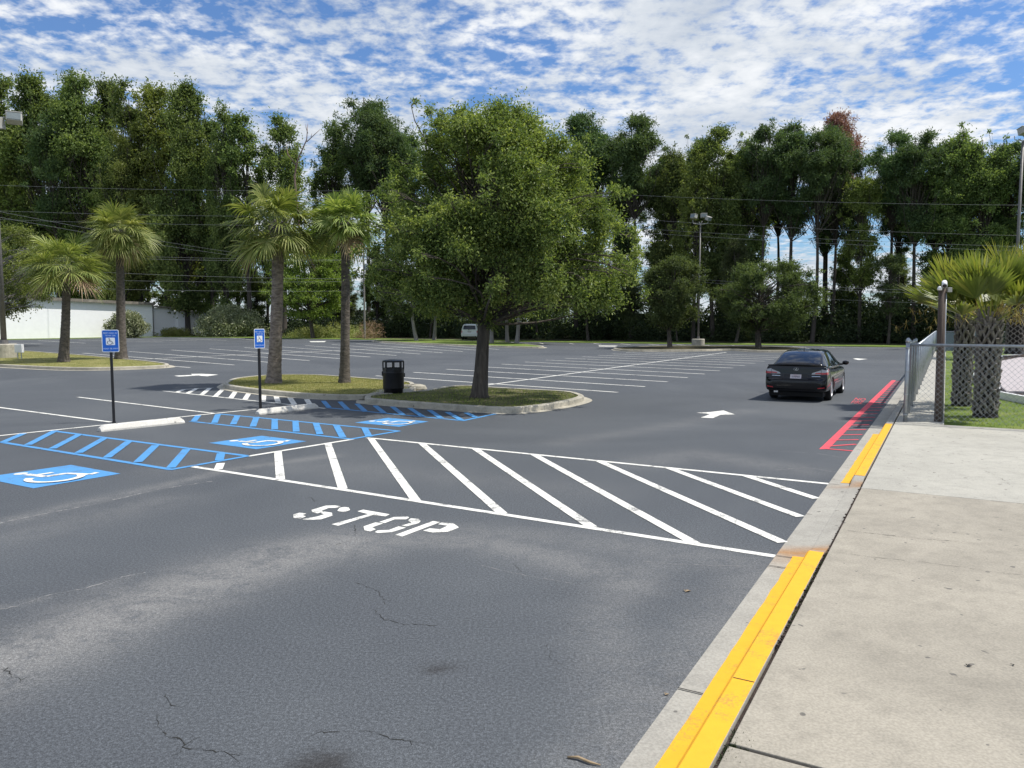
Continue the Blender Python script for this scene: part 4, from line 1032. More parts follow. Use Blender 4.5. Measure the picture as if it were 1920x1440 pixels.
def loft(stations, nsub=1):
    """stations: (y, [(x,z)...]) half sections from bottom centre to top centre; mirrored and closed"""
    mb = MB(); rings = []
    for y, hs in stations:
        full = [(x, z) for x, z in hs]+[(-x, z) for x, z in reversed(hs[1:-1])]
        rings.append(len(mb.v)); mb.v += [(x, y, z) for x, z in full]; n = len(full)
    for a, b in zip(rings[:-1], rings[1:]):
        for j in range(n):
            j2 = (j+1) % n; mb.f.append((a+j, a+j2, b+j2, b+j))
    mb.f.append(tuple(rings[0]+j for j in reversed(range(n)))); mb.f.append(tuple(rings[-1]+j for j in range(n)))
    return mb
def refine(mb, name, levels=2, cuts=()):
    """subdivision (and wheel arch cuts) baked into a plain mesh"""
    me = mb.mesh(name, True); o = bpy.data.objects.new(name, me); COL.objects.link(o)
    s = o.modifiers.new('s', 'SUBSURF'); s.levels = levels; s.render_levels = levels
    tmp = []
    for c in cuts:
        cm = c.mesh('c'); co = bpy.data.objects.new('c', cm); COL.objects.link(co); tmp.append(co)
        b = o.modifiers.new('b', 'BOOLEAN'); b.operation = 'DIFFERENCE'; b.object = co; b.solver = 'EXACT'
    dg = bpy.context.evaluated_depsgraph_get(); dg.update()
    ev = o.evaluated_get(dg); r = bpy.data.meshes.new_from_object(ev)
    for t in tmp+[o]: bpy.data.objects.remove(t)
    r.name = name; r.polygons.foreach_set('use_smooth', [True]*len(r.polygons)); r.update()
    return r
def bvh_of(me): return BVHTree.FromPolygons([v.co.copy() for v in me.vertices], [tuple(p.vertices) for p in me.polygons])
def patch(bvh, axis, c, nx=8, ny=4, off=0.006, mb=None):
    """c: 4 corners in the plane facing the axis: rear -> (x,z); right/left -> (y,z); top -> (x,y)"""
    mb = mb or MB(); base = len(mb.v)
    for j in range(ny+1):
        for i in range(nx+1):
            u, v = i/nx, j/ny
            a = (c[0][0]*(1-u)+c[1][0]*u)*(1-v)+(c[3][0]*(1-u)+c[2][0]*u)*v; b = (c[0][1]*(1-u)+c[1][1]*u)*(1-v)+(c[3][1]*(1-u)+c[2][1]*u)*v
            if axis == 'rear': o, d = Vector((a, -3, b)), Vector((0, 1, 0))
            elif axis == 'right': o, d = Vector((3, a, b)), Vector((-1, 0, 0))
            elif axis == 'left': o, d = Vector((-3, a, b)), Vector((1, 0, 0))
            elif axis == 'front': o, d = Vector((a, 9, b)), Vector((0, -1, 0))
            else: o, d = Vector((a, b, 4)), Vector((0, 0, -1))
            h, nn, _, _ = bvh.ray_cast(o, d)
            if h is None: h, nn, _, _ = bvh.find_nearest(o+d*3)
            if nn.dot(d) > 0: nn = -nn
            mb.v.append(tuple(h+nn*off))
    for j in range(ny):
        for i in range(nx):
            k = base+j*(nx+1)+i; mb.f.append((k, k+1, k+nx+2, k+nx+1))
    return mb
def wheel(parent, x, y, r, side, w=0.21, spokes=10, rim=0.7, dark=False):
    """tyre is the part, rim its sub-part"""
    n = 28; prof = [(r*0.72, -w*0.46), (r*0.88, -w*0.5), (r*0.97, -w*0.42), (r, -w*0.25), (r, w*0.25), (r*0.97, w*0.42), (r*0.88, w*0.5), (r*0.72, w*0.46)]
    mb = MB(); k = len(prof)
    for rr_, ww in prof:
        for j in range(n):
            t = 2*math.pi*j/n; mb.v.append((ww, rr_*math.cos(t), rr_*math.sin(t)))
    for i in range(k-1):
        for j in range(n):
            j2 = (j+1) % n; mb.f.append((i*n+j, i*n+j2, (i+1)*n+j2, (i+1)*n+j))
    t_ = mb.build('wheel', M['tyre'], parent, True); t_.location = (x, y, r)
    mb = MB(); s = side; R0 = r*rim
    def disc(r_, x_):
        b = len(mb.v)
        for j in range(n):
            t = 2*math.pi*j/n; mb.v.append((x_, r_*math.cos(t), r_*math.sin(t)))
        return b
    a = disc(R0*1.04, s*w*0.40); b = disc(R0*0.95, s*w*0.47); c = disc(R0*0.90, s*w*0.30); d = disc(R0*0.90, s*w*0.05)
    for p, q in ((a, b), (b, c), (c, d)):
        for j in range(n): mb.f.append((p+j, p+(j+1) % n, q+(j+1) % n, q+j))
    for i in range(spokes):
        t = 2*math.pi*i/spokes; v0 = Vector((s*w*0.36, 0.0, 0.0)); dr = Vector((0, math.cos(t), math.sin(t)))
        mb.bar(v0+dr*R0*0.12, Vector((s*w*0.30, 0, 0))+dr*R0*0.93, R0*0.15, 0.03)
    mb.lathe([(0, 0)], 3)
    mb.v = mb.v[:-3]; mb.f = mb.f[:-2]
    cb = disc(R0*0.2, s*w*0.40); mb.f.append(tuple(cb+j for j in range(n)))
    mb.build('rim', M['rim'], t_)
    db = MB(); bb = [(s*w*0.02, R0*0.95*math.cos(2*math.pi*j/n), R0*0.95*math.sin(2*math.pi*j/n)) for j in range(n)]; db.poly(bb); db.build('brake_disc', M['under'], t_)
def sedan():
    P = G(1558, 750.2); a = R(30.0); fwd = Vector((math.sin(a), math.cos(a), 0)); rgt = Vector((math.cos(a), -math.sin(a), 0))
    O = P-rgt*0.86-fwd*1.0
    root = empty('sedan_car', O, -a, 'black sedan driving away in the lane beside the red hatched strip', 'car')
    def body(y, w, zb, zs, c=0.03, k=1.0):
        return (y, [(0, zb), (w*.6, zb), (w*.9, zb+.01), (w*.975, zb+.07), (w*1.0, zb+(0.62-zb)*0.55), (w*1.0, min(.64, zs-.14)), (w*.99, min(.80, zs-.08)), (w*.955, zs-.03), (w*.87, zs), (w*.5, zs+c*.8), (0, zs+c)])
    st = [body(0.0, .66, .42, .60, 0), body(0.012, .74, .37, .63, 0), body(0.06, .82, .31, .67, 0), body(0.105, .852, .29, .70, 0.0), body(0.115, .855, .28, .93, 0.0), body(0.125, .862, .275, 1.035, .012), body(0.16, .868, .27, 1.06, .02),
          body(0.42, .885, .25, 1.035, .045), body(0.8, .893, .22, 1.0, .05), body(1.3, .895, .19, .965, .05), body(2.0, .895, .18, .945, .05), body(2.8, .893, .18, .93, .06), body(3.35, .888, .19, .93, .08),
          body(3.9, .88, .21, .88, .07), body(4.3, .85, .23, .80, .06), body(4.52, .79, .26, .72, .04), body(4.64, .70, .30, .64, .02), body(4.69, .55, .36, .58, 0)]
    cuts = []
    for y in (1.0, 3.7):
        for s in (-1, 1):
            c = MB(); n = 28
            c.v = [(s*0.60, y+0.365*math.cos(2*math.pi*j/n), 0.345+0.365*math.sin(2*math.pi*j/n)) for j in range(n)]+[(s*1.1, y+0.365*math.cos(2*math.pi*j/n), 0.345+0.365*math.sin(2*math.pi*j/n)) for j in range(n)]
            f1 = tuple(range(n)); f2 = tuple(range(2*n-1, n-1, -1)); c.f = [f1, f2]+[(j, n+j, n+(j+1) % n, (j+1) % n) for j in range(n)]
            if s > 0: c.f = [tuple(reversed(q)) for q in c.f]
            cuts.append(c)
    plain = refine(loft(st), 'tmp', 2); bv = bvh_of(plain)
    me = refine(loft(st), 'body', 2, cuts); bo = link('body', me, M['car_black'], root)
    def cab(y, wb, wt, zt, zb=.94):
        return (y, [(0, zb-.1), (wb*.7, zb-.1), (wb, zb-.04), (wb*1.0, zb+.03), (wb*.98+wt*.02, zb+.06), (wb*.5+wt*.5, (zb+zt)*.5), (wt*1.02, zt-.075), (wt*.97, zt-.03), (wt*.82, zt), (wt*.45, zt+.015), (0, zt+.02)])
    cs = [cab(.36, .74, .70, 1.05), cab(.52, .79, .675, 1.13), cab(.78, .81, .635, 1.265), cab(1.05, .82, .605, 1.375), cab(1.35, .825, .59, 1.44), cab(1.8, .83, .585, 1.475), cab(2.3, .83, .585, 1.475), cab(2.75, .83, .585, 1.42), cab(3.1, .825, .595, 1.29), cab(3.4, .81, .62, 1.12), cab(3.6, .77, .65, 1.0)]
    cme = refine(loft(cs), 'cabin', 2); link('cabin', cme, M['car_black'], root); cv = bvh_of(cme)
    patch(cv, 'top', [(-.60, .46), (.60, .46), (.525, 1.20), (-.525, 1.20)], 14, 10, .005).build('rear_window', M['glass'], root, True)
    patch(cv, 'top', [(-.53, 2.62), (.53, 2.62), (.60, 3.42), (-.60, 3.42)], 12, 8, .005).build('windscreen', M['glass'], root, True)
    for ax in ('right', 'left'):
        patch(cv, ax, [(.86, 1.03), (1.28, 1.0), (1.30, 1.37), (1.08, 1.31)], 6, 6, .005).build('side_window', M['glass'], root, True)
        patch(cv, ax, [(1.33, 1.0), (2.12, .995), (2.10, 1.40), (1.35, 1.385)], 8, 6, .005).build('side_window', M['glass'], root, True)
        patch(cv, ax, [(2.20, .995), (3.22, .995), (2.86, 1.28), (2.18, 1.40)], 8, 6, .005).build('side_window', M['glass'], root, True)
        mb = patch(cv, ax, [(.78, .985), (3.3, .965), (3.3, .98), (.78, 1.0)], 24, 1, .008); mb.build('window_trim', M['chrome'], root, True)
        mb = MB()
        for y in (1.36, 2.20, 3.20): patch(bv, ax, [(y, .30), (y+.012, .30), (y+.012, .93), (y, .93)], 1, 14, .0015, mb)
        mb.build('door_gap', M['under'], root)
        for y in (1.48, 2.32):
            patch(bv, ax, [(y, .80), (y+.19, .80), (y+.19, .826), (y, .826)], 4, 1, .022).build('door_handle', M['chrome'], root, True)
        patch(bv, ax, [(1.42, .485), (3.28, .475), (3.28, .50), (1.42, .515)], 20, 1, .008).build('side_moulding', M['chrome'], root, True)
        patch(bv, ax, [(1.42, .26), (3.28, .25), (3.28, .275), (1.42, .29)], 20, 1, .006).build('sill_strip', M['chrome'], root, True)
        s = 1 if ax == 'right' else -1
        mb = MB(); mb.lathe([(0.0, -.085), (.07, -.06), (.105, 0.0), (.09, .06), (.0, .085)], 14); mb.v = [(x*1.0+s*1.0, y*0.75+3.02, z*0.85+1.03) for x, y, z in mb.v]
        mo = mb.build('door_mirror', M['car_black'], root, True); MB().bar((s*.80, 3.05, .97), (s*.93, 3.03, .99), .06, .05).build('mirror_arm', M['trim'], mo)
        # fender arc lips and fuel flap
    mb = patch(bv, 'right', [(.52, .66), (.70, .66), (.70, .80), (.52, .80)], 4, 4, .002); mb.build('fuel_flap', M['trim'], root, True)
    # rear: lights (red outer, clear inner), wrap round the corner
    for s in (-1, 1):
        ax = 'right' if s > 0 else 'left'
        q = lambda x: x*s
        L1 = patch(bv, 'rear', [(q(.70), .80), (q(.845), .81), (q(.86), .92), (q(.70), .955)], 6, 5, .010).build('tail_light', M['lamp_clear'], root, True)
        patch(bv, 'rear', [(q(.70), .80), (q(.85), .81), (q(.85), .865), (q(.70), .86)], 6, 3, .016).build('red_lens', M['lamp_red'], L1, True)
        patch(bv, ax, [(.12, .80), (.30, .81), (.36, .93), (.14, .955)], 6, 5, .010).build('side_lens', M['lamp_clear'], L1, True)
        patch(bv, ax, [(.12, .80), (.24, .81), (.28, .87), (.12, .865)], 6, 3, .016).build('red_lens', M['lamp_red'], L1, True)
        patch(bv, ax, [(.24, .90), (.36, .90), (.40, .965), (.26, .965)], 4, 3, .016).build('red_lens', M['lamp_red'], L1, True)
        L2 = patch(bv, 'rear', [(q(.69), .80), (q(.43), .80), (q(.455), .845), (q(.69), .93)], 8, 4, .012).build('boot_light', M['lamp_clear'], root, True)
        patch(bv, 'rear', [(q(.69), .815), (q(.52), .815), (q(.54), .845), (q(.69), .86)], 6, 2, .018).build('red_lens', M['lamp_red'], L2, True)
        patch(bv, 'rear', [(q(.44), .735), (q(.68), .74), (q(.66), .755), (q(.44), .75)], 4, 1, .006).build('badge', M['chrome'], root)
        patch(bv, 'rear', [(q(.62), .395), (q(.80), .415), (q(.80), .445), (q(.62), .425)], 4, 2, .006).build('reflector', M['lamp_red'], root)
    patch(bv, 'rear', [(-.34, .655), (.34, .655), (.34, .80), (-.34, .80)], 10, 4, .004).build('plate_recess', M['trim'], root, True)
    pl = patch(bv, 'rear', [(-.155, .665), (.155, .665), (.155, .79), (-.155, .79)], 6, 3, .012).build('number_plate', M['plate'], root)
    zc = .727; hit = bv.ray_cast(Vector((0, -3, zc)), Vector((0, 1, 0)))[0]; yb = hit.y-0.024
    mb = MB(); put_text(mb, 'SUNMAR', lambda x, y: Vector((x, yb, zc+y)), -.115, .115, -.027, .03); mb.build('plate_lettering', M['plate_ink'], pl)
    mb = MB(); put_text(mb, 'GEORGIA', lambda x, y: Vector((x, yb, zc+y)), -.05, .05, .041, .055); mb.build('plate_lettering', M['lamp_red'], pl)
    # oval emblem with slanted stroke
    ze = .945; ye = bv.ray_cast(Vector((0, -3, ze)), Vector((0, 1, 0)))[0].y-.012; mb = MB()
    ringp = [Vector((.062*math.cos(t*math.pi/10), ye, ze+.045*math.sin(t*math.pi/10))) for t in range(21)]; mb.tube(ringp, .0065, 6, False)
    for pl2 in stroke2([(.025, .036), (-.018, -.012), (-.02, -.022), (.048, -.022)], .014): mb.poly([(x, ye-.004, ze+y) for x, y in pl2])
    mb.build('emblem', M['chrome'], root)
    # spoiler lip, boot gap, bumper crease, third light, aerial
    mb = MB(); pts = [Vector((x, .115+.10*(abs(x)/.8)**2.5, 1.072-.028*(abs(x)/.8)**2)) for x in np.linspace(-.80, .80, 17)]
    for p0, p1 in zip(pts[:-1], pts[1:]): mb.bar(p0, p1, .09, .03)
    mb.build('boot_spoiler', M['car_black'], root)
    mb = MB(); patch(bv, 'rear', [(-.62, .628), (.62, .628), (.62, .640), (-.62, .640)], 16, 1, .003, mb); mb.build('boot_gap', M['under'], root)
    mb = MB(); patch(bv, 'rear', [(-.72, .30), (.72, .30), (.76, .36), (-.76, .36)], 16, 2, .006, mb); mb.build('bumper_valance', M['trim'], root, True)
    mb = patch(bv, 'rear', [(-.74, .555), (.74, .555), (.74, .562), (-.74, .562)], 16, 1, .004); mb.build('bumper_crease', M['chrome2'], root)
    MB().box((-.55, .16, .27), (.12, .14, .05)).build('exhaust', M['chrome'], root)
    MB().box((0, 1.2, 1.415), (.30, .05, .03), Matrix.Rotation(R(18), 3, 'X')).build('brake_light', M['trim'], root)
    mb = MB(); mb.poly([(0, 1.42, 1.475), (0, 1.50, 1.475), (0.012, 1.50, 1.475)]); mb.bar((0, 1.36, 1.47), (0, 1.46, 1.53), .03, .03); mb.build('roof_aerial', M['trim'], root)
    MB().box((0, 2.3, .22), (1.5, 4.3, .14)).build('underbody', M['under'], root)
    for y in (1.0, 3.7):
        for s in (-1, 1): wheel(root, s*.775, y, .33, s, .215, 10)
    # seats and heads rests seen as dark shapes through the glass are not visible: glass is nearly black
sedan()
def suv():
    P = G(880, 638.5); root = empty('suv_car', P, R(-3), 'white suv parked under the trees beyond the oak trunk', 'car', scale=1.17)
    def body(y, w, zb, zs, c=.03): return (y, [(0, zb), (w*.6, zb), (w*.92, zb+.01), (w*.98, zb+.08), (w, .55), (w, .75), (w*.99, .95), (w*.96, zs-.04), (w*.88, zs), (w*.5, zs+c), (0, zs+c)])
    st = [body(0, .80, .48, .72, 0), body(.02, .88, .42, .75, 0), body(.12, .92, .40, .78, 0), body(.125, .92, .40, 1.10, 0), body(.16, .93, .38, 1.16), body(.6, .94, .34, 1.16), body(2, .94, .32, 1.14), body(3.3, .94, .32, 1.12, .06), body(4.3, .92, .34, 1.02, .05), body(4.7, .85, .38, .9, .03), body(4.85, .7, .45, .75, 0)]
    bme = refine(loft(st), 'body', 2); link('body', bme, M['car_white'], root); bv = bvh_of(bme)
    def cab(y, wb, wt, zt, zb=1.12): return (y, [(0, zb-.1), (wb*.7, zb-.1), (wb, zb-.04), (wb, zb+.03), (wb*.5+wt*.5, (zb+zt)*.5), (wt*1.01, zt-.09), (wt*.97, zt-.03), (wt*.85, zt), (0, zt+.03)])
    cs = [cab(.13, .88, .84, 1.22), cab(.17, .89, .78, 1.5), cab(.26, .89, .74, 1.73), cab(.4, .89, .73, 1.78), cab(1.5, .89, .72, 1.82), cab(2.6, .89, .72, 1.79), cab(3.0, .88, .74, 1.6), cab(3.5, .86, .78, 1.25), cab(3.65, .8, .78, 1.15)]
    cme = refine(loft(cs), 'cabin', 2); link('cabin', cme, M['car_white'], root); cv = bvh_of(cme)
    patch(cv, 'rear', [(-.70, 1.22), (.70, 1.22), (.63, 1.64), (-.63, 1.64)], 10, 6, .01).build('rear_window', M['glass'], root, True)
    for ax in ('right', 'left'):
        for c in ([(.5, 1.2), (1.4, 1.2), (1.4, 1.62), (.6, 1.62)], [(1.5, 1.2), (2.3, 1.2), (2.3, 1.62), (1.5, 1.62)], [(2.4, 1.2), (3.2, 1.2), (2.9, 1.5), (2.4, 1.62)]): patch(cv, ax, c, 5, 5, .008).build('side_window', M['glass'], root, True)
        s = 1 if ax == 'right' else -1; MB().box((s*1.05, 3.1, 1.2), (.2, .1, .16)).build('door_mirror', M['trim'], root, bevel=.02)
        patch(bv, 'rear', [(s*.80, .82), (s*.915, .83), (s*.915, 1.12), (s*.80, 1.12)], 3, 5, .012).build('tail_light', M['lamp_red'], root, True)
        MB().tube([(s*.62, .6, 1.86), (s*.62, 2.6, 1.87)], .02, 6).build('roof_rail', M['trim'], root)
    patch(bv, 'rear', [(-.17, .86), (.17, .86), (.17, .96), (-.17, .96)], 3, 2, .015).build('number_plate', M['plate'], root)
    patch(bv, 'rear', [(-.22, .99), (.22, .99), (.22, 1.02), (-.22, 1.02)], 3, 1, .02).build('handle_trim', M['trim'], root)
    mb = MB(); mb.bar((-.05, .1, 1.18), (-.32, .13, 1.34), .03, .03); mb.bar((-.05, .1, 1.18), (-.05, .1, 1.10), .04, .04); mb.build('wiper', M['trim'], root)
    MB().box((0, .06, .46), (1.5, .1, .14)).build('bumper', M['trim'], root, bevel=.02)
    for y in (.95, 3.8):
        for s in (-1, 1): wheel(root, s*.82, y, .38, s, .24, 6)
suv()
# ------------------------------------------------------------------ trees
from mathutils import noise as mnoise
def blob_leaves(rng, C, Rr, cnt, ln, wd, up=0.5, shell=0.45, soft=0.0):
    """leaves around blob centres. C (k,3), Rr (k,3)"""
    k = len(C); rm = Rr[:, 0]; w_ = (rm/np.median(rm))**2; idx = np.repeat(np.arange(k), np.maximum(6, (cnt*w_*k/w_.sum())).astype(int)); n = len(idx)
    d = rand_dir(rng, n); rad = (shell+(1-shell)*rng.random(n)**0.6)*(1+0.18*rng.normal(size=n).clip(-1.5, 2.0)*rng.random(n))
    if soft: rad = np.abs(rng.normal(size=n))*soft+0.12*rng.random(n)
    P = C[idx]+d*rad[:, None]*Rr[idx]
    D = unit(d*0.7+rng.normal(size=(n, 3))*0.75+np.array([0, 0, -0.1])); Nn = unit(d*0.6+rng.normal(size=(n, 3))*0.6+np.array([0, 0, up+0.3]))
    return cards(rng, P, D, Nn, rng.uniform(0.7, 1.25, n)*ln, rng.uniform(0.75, 1.2, n)*wd)
def limb(mb, a, b, r0, r1, rng, bend=0.12, n=6, k=5):
    a, b = Vector(a), Vector(b); d = b-a; pts = []
    o = Vector(rng.normal(size=3))*d.length*bend
    for i in range(k+1):
        t = i/k; p = a.lerp(b, t)+o*math.sin(math.pi*t)*0.6+Vector((0, 0, 1))*d.length*0.08*math.sin(math.pi*t)
        pts.append(p)
    mb.tube(pts, [r0*(1-i/k)+r1*i/k for i in range(k+1)], n, False)
    return pts
def tree_mesh(seed, prof, nb, br, cnt, ln, wd, trunk_r, z_fork, flat=0.75, lean=(0, 0), depth=0.9, shell=0.45, inner=0.35, branches=0.7, extra=(), top=None, subtw=2, gap=None, rf=.42, wob=1.2, sprays=28, soft=.62):
    """prof: list of (z, xmin, xmax) of the crown; returns trunk mesh builder and (V,F) of the crown"""
    rng = np.random.default_rng(seed); zs = [p[0] for p in prof]; xl = [p[1] for p in prof]; xr = [p[2] for p in prof]
    zmin, zmax = zs[0], zs[-1]; C = []; Rr = []; tries = 0
    areas = np.array([max(.05, (np.interp(z, zs, xr)-np.interp(z, zs, xl))) for z in np.linspace(zmin, zmax, 50)]); cdf = np.cumsum(areas**1.35); cdf /= cdf[-1]
    while len(C) < nb and tries < nb*60:
        tries += 1; z = np.interp(rng.random(), cdf, np.linspace(zmin, zmax, 50)); a, b = np.interp(z, zs, xl), np.interp(z, zs, xr)
        c, h = (a+b)/2, (b-a)/2; th = rng.uniform(0, 2*math.pi); q = math.sqrt(rng.uniform(inner, 1))
        r = br*rng.uniform(0.65, 1.25); hx = max(0.05, h*rng.uniform(.86, 1.07)-r*0.7)
        p = np.array([c+math.cos(th)*hx*q, math.sin(th)*hx*q*depth, z])
        if gap is not None and mnoise.noise(Vector((p[0]*gap[0]+seed*3.1, p[1]*gap[0], p[2]*gap[0]*1.25))) < gap[1]: continue
        if len(C) and np.min(np.linalg.norm((np.array(C)-p)/np.array([1, 1, flat]), axis=1)) < r*0.62*(1-tries/(nb*70)): continue
        C.append(p); Rr.append((r, r, r*flat))
    for _ in range(sprays):
        z = np.interp(rng.random(), cdf, np.linspace(zmin, zmax, 50)); a, b = np.interp(z, zs, xl), np.interp(z, zs, xr); th = rng.uniform(0, 2*math.pi); q = rng.uniform(.95, 1.1); r = br*rng.uniform(.3, .5)
        C.append(np.array([(a+b)/2+math.cos(th)*(b-a)/2*q, math.sin(th)*(b-a)/2*q*depth, z+rng.uniform(-.2, .6)*br])); Rr.append((r, r, r*.9))
    for e in extra: C.append(np.array(e[:3], float)); Rr.append((e[3], e[3], e[3]*flat))
    C = np.array(C); Rr = np.array(Rr); ztop = top or zmax*0.93
    mb = MB(); k = 10; tp = []
    bx = rng.normal(size=2)*trunk_r*wob
    for i in range(k+1):
        t = i/k; z = ztop*t; tp.append(Vector((lean[0]*t+bx[0]*math.sin(t*5), lean[1]*t+bx[1]*math.sin(t*4), z)))
    rads = [trunk_r*(1.35 if i == 0 else 1.0)*(1-0.86*(i/k)**0.9) for i in range(k+1)]
    mb.tube([Vector((0, 0, -0.1))]+[tp[0]+Vector((0, 0, 0.12))]+tp[1:], [rads[0]*1.15, rads[0]*.82]+rads[1:], 12)
    for i, c in enumerate(C):
        if rng.random() > branches: continue
        zf = min(max(z_fork, c[2]*rng.uniform(0.55, 0.85)), ztop*0.97); t = zf/ztop; j = min(k-1, int(t*k)); a = tp[j].lerp(tp[j+1], t*k-j)
        r0 = max(0.012, rads[j]*rf); pts = limb(mb, a, c, r0, r0*0.25, rng)
        for _ in range(subtw):
            e = Vector(c)+Vector(rng.normal(size=3)).normalized()*Rr[i][0]*0.85; limb(mb, pts[-2], e, r0*0.3, r0*0.1, rng, 0.1, 4, 3)
    V, Fq = blob_leaves(rng, C, Rr, cnt, ln, wd, shell=shell, soft=soft)
    return mb, (V, Fq)
def put_tree(name, loc, mb, VF, bark, leaf, label, cat='tree', group=None, rz=0.0, scale=1.0):
    root = empty(name, loc, rz, label, cat, group, scale)
    mb.build('trunk', M[bark], root, True); link('crown', np_mesh('crown', *VF), M[leaf], root)
    return root
def prof_px(base, rows, z=0.0):
    B = G(*base, z); return B, sorted([(AT(x0, y, B.y).z-z, AT(x0, y, B.y).x-B.x, AT(x1, y, B.y).x-B.x) for y, x0, x1 in rows])

# the big oak on the near island
B, pf = prof_px((899, 746), [(583, 880, 960), (572, 790, 1120), (560, 722, 1190), (540, 702, 1196), (510, 690, 1190), (470, 695, 1178), (420, 692, 1172), (370, 705, 1160), (320, 730, 1130), (270, 765, 1085), (235, 800, 1035), (210, 850, 1000)], 0.12)
sp = AT(805, 208, B.y)-B; sp2 = AT(778, 190, B.y)-B; sp3 = AT(830, 232, B.y)-B
mb, VF = tree_mesh(21, pf, 400, 0.46, 400, 0.10, 0.046, 0.23, 2.1, flat=0.8, wob=.25, sprays=110, gap=(.62, -.04), lean=(0.25, 0.1), depth=0.95, shell=0.15, inner=0.10, branches=0.6, rf=.24,
                   extra=[(sp.x, 0, sp.z, 0.24), (sp2.x, 0, sp2.z, 0.15), (sp.x+.35, 0, sp.z-.05, 0.16), (sp3.x, 0, sp3.z, 0.26), (sp3.x-.1, 0, sp3.z-.45, 0.3), (0.25, -0.25, 2.35, 0.28), (0.35, -0.2, 2.05, 0.16)])
OAK = put_tree('oak_tree', B, mb, VF, 'bark', 'oak_leaf', 'large spreading oak with thick dark trunk on the near kerbed island', 'tree')
# round trees on the middle island
RG = 1
B, pf = prof_px((1256, 654.3), [(608, 1230, 1290), (590, 1205, 1325), (560, 1196, 1335), (530, 1198, 1335), (510, 1205, 1328), (495, 1225, 1310), (488, 1245, 1290)])
mb, VF = tree_mesh(31, pf, 150, 0.6, 230, 0.17, 0.09, 0.22, 1.6, shell=0.2, inner=0.1, gap=(.5, -.1), rf=.3, lean=(0.2, 0))
put_tree('island_tree', B, mb, VF, 'bark', 'oak2_leaf', 'round dark green tree beside the concrete lamp base on the middle island', group='round trees on the middle island')
B, pf = prof_px((1422, 654.6), [(612, 1380, 1500), (590, 1345, 1535), (565, 1335, 1550), (540, 1342, 1550), (515, 1365, 1540), (500, 1385, 1505), (494, 1395, 1480)])
mb, VF = tree_mesh(32, pf, 200, 0.62, 230, 0.17, 0.09, 0.27, 1.5, shell=0.2, inner=0.1, gap=(.45, -.08), rf=.3)
put_tree('island_tree', B, mb, VF, 'bark', 'oak2_leaf', 'wide low-crowned tree on the middle island just left of the black car', group='round trees on the middle island')
# row on the far island
far = [((781, 640.5), 690, 840, 430, 'leftmost pole-trunked tree on the far island, left of the white suv'), ((814, 639.5), 760, 880, 420, 'second tree from the left on the far island, beside the white suv'),
       ((922, 645), 880, 1010, 450, 'bent-trunk tree on the far island just right of the oak trunk'), ((951, 641), 900, 1020, 430, 'thin straight tree behind the bent one on the far island'), ((969, 645.5), 930, 1090, 450, 'rightmost thick-trunked tree on the far island')]
for i, (b, x0, x1, yt, lab) in enumerate(far):
    B, pf = prof_px(b, [(590, x0+35, x1-35), (570, x0+5, x1-5), (530, x0, x1), (490, x0+15, x1-15), (yt, x0+45, x1-45)])
    mb, VF = tree_mesh(40+i, pf, 75, 1.15, 150, 0.30, 0.16, 0.24, 3.2, shell=0.3, inner=0.2, lean=(0.5 if i == 2 else 0, 0))
    put_tree('island_tree', B, mb, VF, 'wood_grey', 'oak2_leaf', lab, group='trees on the far island')
# cypress by the palms and a second behind, tree at the left edge, small one behind palm 1
B, pf = prof_px((587, 634.8), [(590, 530, 640), (560, 500, 660), (520, 505, 655), (480, 540, 645), (450, 560, 635), (425, 580, 620)])
B = B*1.0
mb, VF = tree_mesh(51, pf, 150, 1.15, 170, 0.34, 0.15, 0.3, 2.0, flat=0.45, shell=0.3, inner=0.15)
put_tree('cypress_tree', B, mb, VF, 'bark', 'cyp_leaf', 'bright green feathery tree between the two island palms')
B, pf = prof_px((-20, 650), [(585, -120, 50), (575, -140, 85), (555, -150, 125), (520, -150, 140), (480, -140, 130), (450, -120, 95), (425, -90, 50)])
mb, VF = tree_mesh(52, pf, 150, 1.0, 170, 0.24, 0.11, 0.25, 1.0, flat=0.6, shell=0.3, inner=0.2, subtw=4)
put_tree('small_tree', B, mb, VF, 'wood_grey', 'olive_leaf', 'drooping small tree at the left edge in front of the white building')

# ------------------------------------------------------------------ tree line
def pine(seed, leaf='pine_leaf', thin=1.0):
    rng = np.random.default_rng(seed); Ht = 21.0; c0 = rng.uniform(0.52, 0.64); w = rng.uniform(3.1, 3.9); off = rng.uniform(-.5, .5)
    prof = [(Ht*(c0-.05), off-w*.4, off+w*.4), (Ht*c0, off-w*.6, off+w*.6), (Ht*(c0+.12), off-w*.95, off+w*.8), (Ht*(c0+.25), off-w, off+w*1.05), (Ht*.88, off-w*.8, off+w*.9), (Ht*.95, off-w*.55, off+w*.6), (Ht*.99, off-w*.25, off+w*.3)]
    return tree_mesh(seed, prof, int(130*thin), 0.75, int(180*thin), 0.34, 0.085, 0.24, Ht*(c0-.1), flat=0.62, shell=0.1, inner=0.02, gap=(.36, .02), lean=(rng.uniform(-.8, .8), 0), top=Ht*.97, subtw=2, rf=.3)
def broad(seed, c0=0.25, w=4.0, nb=150, thin=1.0, gt=-.04):
    rng = np.random.default_rng(seed); Ht = 21.0
    zs = np.linspace(c0, 1, 7); prof = []
    for i, z in enumerate(zs):
        e = [0.6, .9, 1.0, 1.0, .93, .8, .42][i]*w; o = rng.uniform(-.5, .5); prof.append((Ht*z, o-e*rng.uniform(.8, 1.1), o+e*rng.uniform(.8, 1.1)))
    return tree_mesh(seed, prof, int(nb*1.25), 0.85, int(190*thin), 0.27, 0.14, 0.26, Ht*c0*.8, flat=0.8, shell=0.2, inner=0.05, gap=(.3, gt if thin > .9 else .05), rf=.3, top=Ht*.94, subtw=3)
